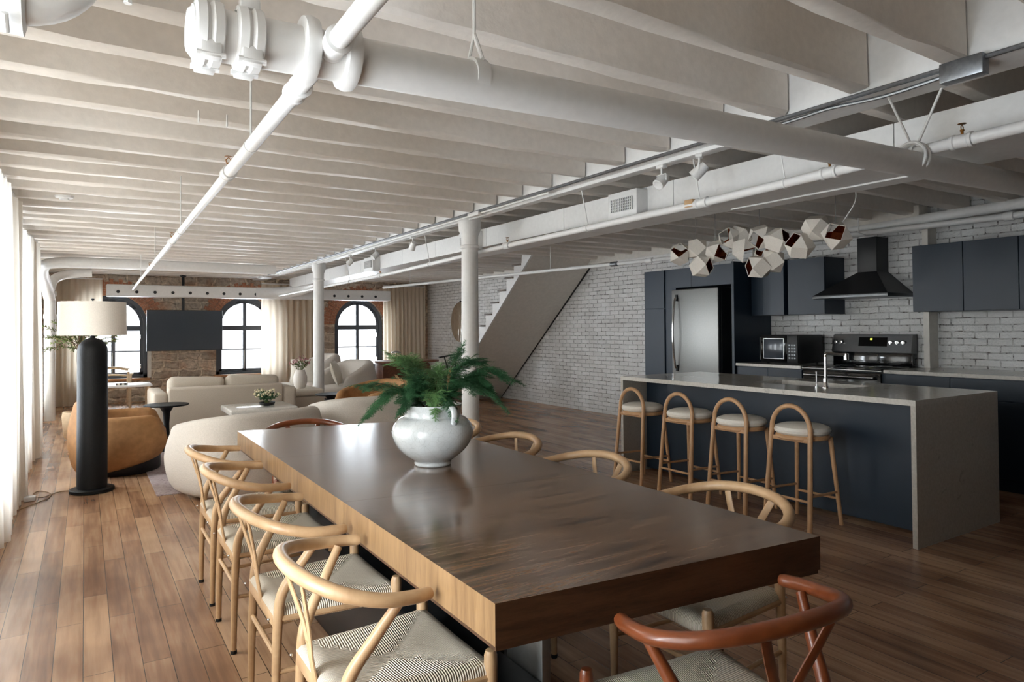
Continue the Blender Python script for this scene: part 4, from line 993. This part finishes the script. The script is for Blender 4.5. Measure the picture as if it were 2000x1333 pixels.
# television
t = thing('television', 'large flat black television hung from the ceiling on a black pole', 'television', (0, 0, 0))
B().box(.99, 14.47, .985, 2.32, 14.50, 1.765, .006).build('casing', M['black'], t)
B().box(.998, 14.466, .995, 2.312, 14.472, 1.757).build('screen', M['screen'], t, smooth=0)
B().tube([(1.62, 14.56, 1.4), (1.62, 14.56, 2.70)], .025, 14).lathe([(.0, 2.40), (.05, 2.42), (.06, 2.44), (0, 2.44)], (1.62, 14.56, 0), 20).box(1.5, 14.50, 1.25, 1.74, 14.55, 1.5).build('ceiling_mount', M['black'], t)
# desk, desk lamp, chair, mirror
t = thing('desk', 'walnut desk with rounded top and curved panel base by the brick wall', 'desk')
def rrect(x0, z0, x1, z1, r, n=6, corners=(1, 1, 1, 1)):
    out = []
    for (cx, cz, a0, c) in ((x1 - r, z0 + r, -PI / 2, corners[0]), (x1 - r, z1 - r, 0, corners[1]), (x0 + r, z1 - r, PI / 2, corners[2]), (x0 + r, z0 + r, PI, corners[3])):
        if c: out += [(cx + r * math.cos(a0 + k * PI / 2 / n), cz + r * math.sin(a0 + k * PI / 2 / n)) for k in range(n + 1)]
        else: out.append((cx + (r if a0 in (-PI / 2, 0) else -r), cz + (r if a0 in (0, PI / 2) else -r)))
    return out
B().prism(rrect(4.93, 12.55, 6.25, 13.3, .32, 10), 'Z', .70, .735).build('desk_top', M['walnut'], t, smooth=30)
B().prism(rrect(4.98, 0, 6.02, .70, .12, 6, (0, 1, 1, 0)), 'Y', 12.7, 12.74).build('front_panel', M['walnut'], t, smooth=30)
for x in (5.03, 5.93): B().box(x - .03, 12.745, 0, x + .03, 13.2, .70, .01).build('side_panel', M['walnut'], t)
t = thing('table_lamp', 'small metallic mushroom lamp standing on the walnut desk', 'lamp', (5.34, 12.9, .736))
B().lathe([(.05, 0), (.05, .008), (.018, .02), (.012, .1), (.012, .17)], (0, 0, 0), 20).build('base', M['brass'], t)
B().lathe([(.10, .155), (.10, .165), (.07, .185), (.02, .195), (0, .196)], (0, 0, 0), 24).build('shade', M['steel'], t)
t = thing('desk_chair', 'black wooden chair with a curved back rail at the walnut desk', 'chair', (6.42, 12.9, 0), PI)
B().tube(spline([(0, -.25, .76), (-.2, -.22, .79), (-.28, 0, .82), (-.2, .22, .79), (0, .25, .76)], 6), .018, 10, flat=(1, 1.5)).build('back_rail', M['black'], t)
for s in (-1, 1):
    B().tube(spline([(-.2, .2 * s, 0), (-.19, .2 * s, .45), (-.12, .23 * s, .77)], 5), .014, 10).build('leg', M['black'], t)
    B().tube([(.2, .2 * s, 0), (.19, .2 * s, .45)], .014, 10).build('leg', M['black'], t)
    B().tube([(-.2, .2 * s, .25), (.2, .2 * s, .25)], .01, 8).build('stretcher', M['black'], t)
B().box(-.22, -.22, .43, .22, .22, .46, .012).build('seat', M['black'], t)
t = thing('wall_mirror', 'round frameless mirror on the white brick wall behind the nearer column', 'mirror', (XR - .012, 13.3, 1.52))
k = NT('mirror_glass'); k.set(lin('f4f4f2'), .03, 1.0); k.bump(k.noise(k.coord((1, 6, .7)), 3, 2), .25, .02)
B().lathe([(0, -.02), (.445, -.02), (.45, -.015), (.45, .01), (0, .01)], (0, 0, 0), 64, 'X').build('mirror_glass', k.m, t)
B().box(-.03, -.015, .44, .01, .015, .47, .003).build('clip', M['black'], t)

# ------------------------------------------------------------------ vases and plants
t = thing('vase', 'large round crackled white vase standing on the dining table', 'vase', (1.33, 2.79, .761))
k_ = [(.078, 0), (.082, .006), (.083, .018), (.092, .026), (.125, .05), (.158, .085), (.178, .125), (.182, .155), (.172, .185), (.150, .208), (.134, .216), (.127, .222), (.126, .24), (.130, .262), (.132, .270), (.126, .272), (.120, .262), (.116, .23), (.14, .2), (.165, .15), (.12, .06), (0, .03)]
B().lathe([tuple(p) for p in [(v.x, v.y) for v in spline([(a, b_, 0) for a, b_ in k_], 3)]], (0, 0, 0), 64).build('body', M['ceramic'], t, smooth=60)
for a in (-1.4, 1.75):
    ca, sa = math.cos(a), math.sin(a)
    B().tube(spline([(.126 * ca, .126 * sa, .258), (.15 * ca, .15 * sa, .262), (.163 * ca, .163 * sa, .24), (.160 * ca, .160 * sa, .205), (.152 * ca, .152 * sa, .18)], 6), .014, 12, flat=(.8, 1.2)).build('handle', M['ceramic'], t)
Rv, Dv, Uv = Vector((.8464, -.5326, 0)), Vector((.5326, .8464, 0)), Vector((0, 0, 1))
def cedar(label, tip, root=(0, 0, -.12), sag=.06, dense=1.0, mat='green', width=.085, cat='branch', grp='cedar branches in the white vase'):
    o0 = Vector((1.33, 2.79, 1.02)); r = Vector(root); tp_ = Vector(tip)
    def W(v): return o0 + Rv * v[0] + Dv * v[1] + Uv * v[2]
    r2 = Vector((tp_[0] * .12, tp_[1] * .12, .0)); r2 = Vector((max(-.09, min(.09, r2.x)), max(-.09, min(.09, r2.y)), 0.0))
    mid = r2.lerp(tp_, .5) + Vector((0, 0, sag))
    main = [W(p) for p in spline([r, r2, mid, tp_], 9)]
    t = thing('cedar_branch', label, cat, (0, 0, 0), 0, grp)
    n = len(main); B().tube(main, [lerp(.0035, .0008, i / (n - 1)) for i in range(n)], 6).build('stem', M['twig'], t)
    b = B(); rnd = random.Random(hash(label) % 1000 if False else sum(map(ord, label)))
    def leaf(p, d, L, w):
        d = d.normalized(); sd = d.cross(Vector((rnd.uniform(-.4, .4), rnd.uniform(-.4, .4), 1))).normalized() * w; up = sd.cross(d).normalized() * w * .35
        a = b.bm.verts.new(p); c = b.bm.verts.new(p + d * L)
        m1 = b.bm.verts.new(p + d * L * .45 + sd); m2 = b.bm.verts.new(p + d * L * .45 - sd); m3 = b.bm.verts.new(p + d * L * .45 + up)
        b.bm.faces.new((a, m1, m3)); b.bm.faces.new((m1, c, m3)); b.bm.faces.new((c, m2, m3)); b.bm.faces.new((m2, a, m3)); b.bm.faces.new((a, m2, c, m1))
    def twig(p, d, L, lvl):
        st = max(3, int(L / .0085)); q = p.copy(); dd = d.normalized()
        for i in range(st):
            f = i / st; dd = (dd + Vector((0, 0, -.035)) + Vector([rnd.uniform(-.05, .05) for _ in range(3)])).normalized(); q2 = q + dd * (L / st)
            leaf(q, dd, L / st * 1.9, .0018 * (1.3 - f))
            side = dd.cross(Vector((rnd.uniform(-.3, .3), rnd.uniform(-.3, .3), 1))).normalized()
            for s in (-1, 1):
                ll = (L * .42 if lvl else .02) * (1 - f) ** .7 + .006
                nd = dd * .8 + side * s * .75 + Vector((0, 0, rnd.uniform(-.15, .15)))
                if lvl and i % 2 == 0: twig(q, nd, ll, lvl - 1)
                else: leaf(q, nd, min(ll, .016), .0013)
            q = q2
    i0 = int(n * .36)
    for i in range(i0, n - 1):
        f = (i - i0) / (n - 1 - i0); d = (main[i + 1] - main[i]).normalized(); side = d.cross(Uv).normalized()
        for s in (-1, 1):
            for rep in range(1 if dense < 1 else (2 if rnd.random() < dense - 1 else 1)):
                L = width * (math.sin(PI * min(1, .25 + f * .8)) * .8 + .25) * rnd.uniform(.7, 1.6)
                twig(main[i] + (main[i + 1] - main[i]) * rnd.random(), d * .75 + side * s * rnd.uniform(.5, .9) + Uv * rnd.uniform(-.45, .25), L, 1)
    twig(main[-1], main[-1] - main[-2], width * .5, 1)
    b.build('foliage', M[mat], t, smooth=0, weld=False)
cedar('green cedar branch stretching level toward the window side', (-.34, -.02, .10), sag=.05, dense=1.5)
cedar('green cedar branch drooping lowest over the rim toward the oak chairs', (-.29, -.08, -.04), sag=.10, dense=1.6)
cedar('thin cedar branch rising high in front of the far arched window', (-.22, .10, .24), sag=.05, dense=.8, mat='greenlight', width=.06)
cedar('dense leafy cedar branch rising in front of the walnut desk', (-.15, .06, .22), sag=.07, dense=2.0, mat='greenlight', width=.09)
cedar('dark cedar branch filling the middle of the vase mouth', (-.10, -.06, .09), sag=.07, dense=1.8)
cedar('short upright cedar branch in the middle of the vase', (.03, .03, .17), sag=.03, dense=1.6, mat='greenlight', width=.07)
cedar('slender cedar branch rising before the white column', (.13, .08, .27), sag=.02, dense=1.1, width=.07)
cedar('bushy cedar branch spreading before the staircase soffit', (.23, .03, .20), sag=.08, dense=1.9)
cedar('long cedar branch reaching farthest toward the staircase trim', (.38, .03, .11), sag=.11, dense=1.5)
cedar('cedar branch hanging low beside the column foot', (.32, .0, .0), sag=.14, dense=1.6)
cedar('cedar branch spreading level over the vase handle', (.24, -.08, .08), sag=.08, dense=1.9)
cedar('short cedar sprig drooping over the front of the rim', (.03, -.14, -.02), sag=.08, dense=1.4, mat='greenlight', width=.05)
cedar('short dark sprig drooping over the rim beside the handle', (.11, -.12, -.03), sag=.08, dense=1.2, width=.05)
cedar('short cedar sprig drooping over the rim toward the white lounge chair', (-.13, -.12, -.01), sag=.08, dense=1.5, width=.06)
def cone(label, p, d):
    o0 = Vector((1.33, 2.79, 1.02)) + Rv * p[0] + Dv * p[1] + Uv * p[2]; b = B()
    dv = (Rv * d[0] + Dv * d[1] + Uv * d[2]).normalized()
    b.tube([o0 - dv * .2, o0], .002, 6)
    for i in range(26):
        f = i / 26; a = i * 2.4; s = dv.orthogonal().normalized(); s2 = dv.cross(s)
        q = o0 + dv * f * .07; out = (s * math.cos(a) + s2 * math.sin(a))
        b.tube([q, q + out * .010 * (1 - f * .5) + dv * .012], [.0035, .001], 5)
    tag(b.build('dried_cone', M['drybrown'], smooth=0), label, 'dried cone', 'dried cones')
cone('dried tan cone spike on the left of the cedar bouquet', (-.10, -.04, .10), (-.5, 0, .35)); cone('dried reddish cone spike upright in the bouquet middle', (.07, -.02, .09), (.15, 0, 1))
# small flowers
def bouquet(name, label, loc, n, h, rad, petal, leafm, cat='flowers', bl=.009, leafy=1):
    t = thing(name, label, cat, loc); rnd = random.Random(n + int(loc[0] * 10)); s = B(); p_ = B(); l_ = B()
    for i in range(n):
        a = rnd.uniform(0, 2 * PI); q = rad * math.sqrt(rnd.random()); hh = h * rnd.uniform(.6, 1) * (1 - .25 * q / rad)
        tip = Vector((q * math.cos(a), q * math.sin(a), hh)); s.tube([(0, 0, -.03), (tip.x * .4, tip.y * .4, hh * .45), tip], .0015, 5)
        for _ in range(3): p_.ball(tip + Vector([rnd.uniform(-.014, .014) for _ in range(3)]), bl, seg=7, rings=5)
        for _ in range(int(5 * leafy)):
            f = rnd.uniform(.4, .95); c = Vector((tip.x * f, tip.y * f, hh * f)); d = Vector((rnd.uniform(-1, 1), rnd.uniform(-1, 1), rnd.uniform(-.2, .8))).normalized(); L = .035; sd = d.orthogonal().normalized() * .009
            l_.bm.faces.new([l_.bm.verts.new(v) for v in (c, c + d * L * .5 + sd, c + d * L, c + d * L * .5 - sd)])
    s.build('stems', M['leafolive'], t); p_.build('blossoms', petal, t); l_.build('leaves', leafm, t, smooth=0, weld=False)
t = tag(B().lathe([(.03, 0), (.075, .01), (.085, .04), (.082, .042), (.07, .015), (0, .012)], (1.72, 7.85, .531), 24).build('bowl', M['black']), 'shallow dark bowl of small white flowers on the coffee table', 'bowl')
bouquet('flower_bunch', 'small cream white flowers with dark leaves in the shallow bowl', (1.72, 7.85, .56), 34, .17, .17, M['petalcream'], M['green'], leafy=2)
t = tag(B().lathe([(.06, 0), (.085, .03), (.10, .10), (.10, .17), (.08, .23), (.065, .26), (.07, .275), (.062, .275), (.055, .25), (0, .2)], (2.72, 10.25, .501), 28).build('vase', M['paint']), 'small white vase standing on the linen bench', 'vase')
bouquet('flower_bunch', 'dusty pink flowers standing in the small far vase', (2.72, 10.25, .75), 30, .24, .15, M['petal'], M['leafolive'])
# olive tree behind the lamp
t = thing('olive_tree', 'small leafy olive tree behind the floor lamp by the far curtain', 'tree', (-.06, 10.2, 0))
B().lathe([(.12, 0), (.16, .05), (.18, .3), (.17, .36), (.15, .36), (.14, .3), (0, .3)], (0, 0, 0), 28).build('pot', M['palewood'], t)
rnd = random.Random(4); b = B().tube(spline([(0, 0, .28), (.02, .01, .6), (-.01, 0, 1.0), (.0, 0, 1.2)], 6), .014, 8); l_ = B()
for i in range(34):
    a = rnd.uniform(0, 2 * PI); e = rnd.uniform(-.25, 1.2); L = rnd.uniform(.28, .50) * (1 if e < .9 else .75); st = Vector((0, 0, rnd.uniform(1.05, 1.25)))
    d = Vector((math.cos(a) * math.cos(e), math.sin(a) * math.cos(e), math.sin(e))); tip = st + d * L + Vector((0, 0, .05)); mid_ = st + d * L * .5 + Vector((0, 0, .06))
    pts = spline([st, mid_, tip], 7); b.tube(pts, .003, 5)
    for p in pts[3:]:
        for _ in range(4):
            dd = (d + Vector([rnd.uniform(-.9, .9) for _ in range(3)])).normalized(); sd = dd.orthogonal().normalized() * .007; LL = rnd.uniform(.035, .055)
            l_.bm.faces.new([l_.bm.verts.new(v) for v in (p, p + dd * LL * .5 + sd, p + dd * LL, p + dd * LL * .5 - sd)])
b.build('trunk', M['twig'], t); l_.build('foliage', M['leafolive'], t, smooth=0, weld=False)
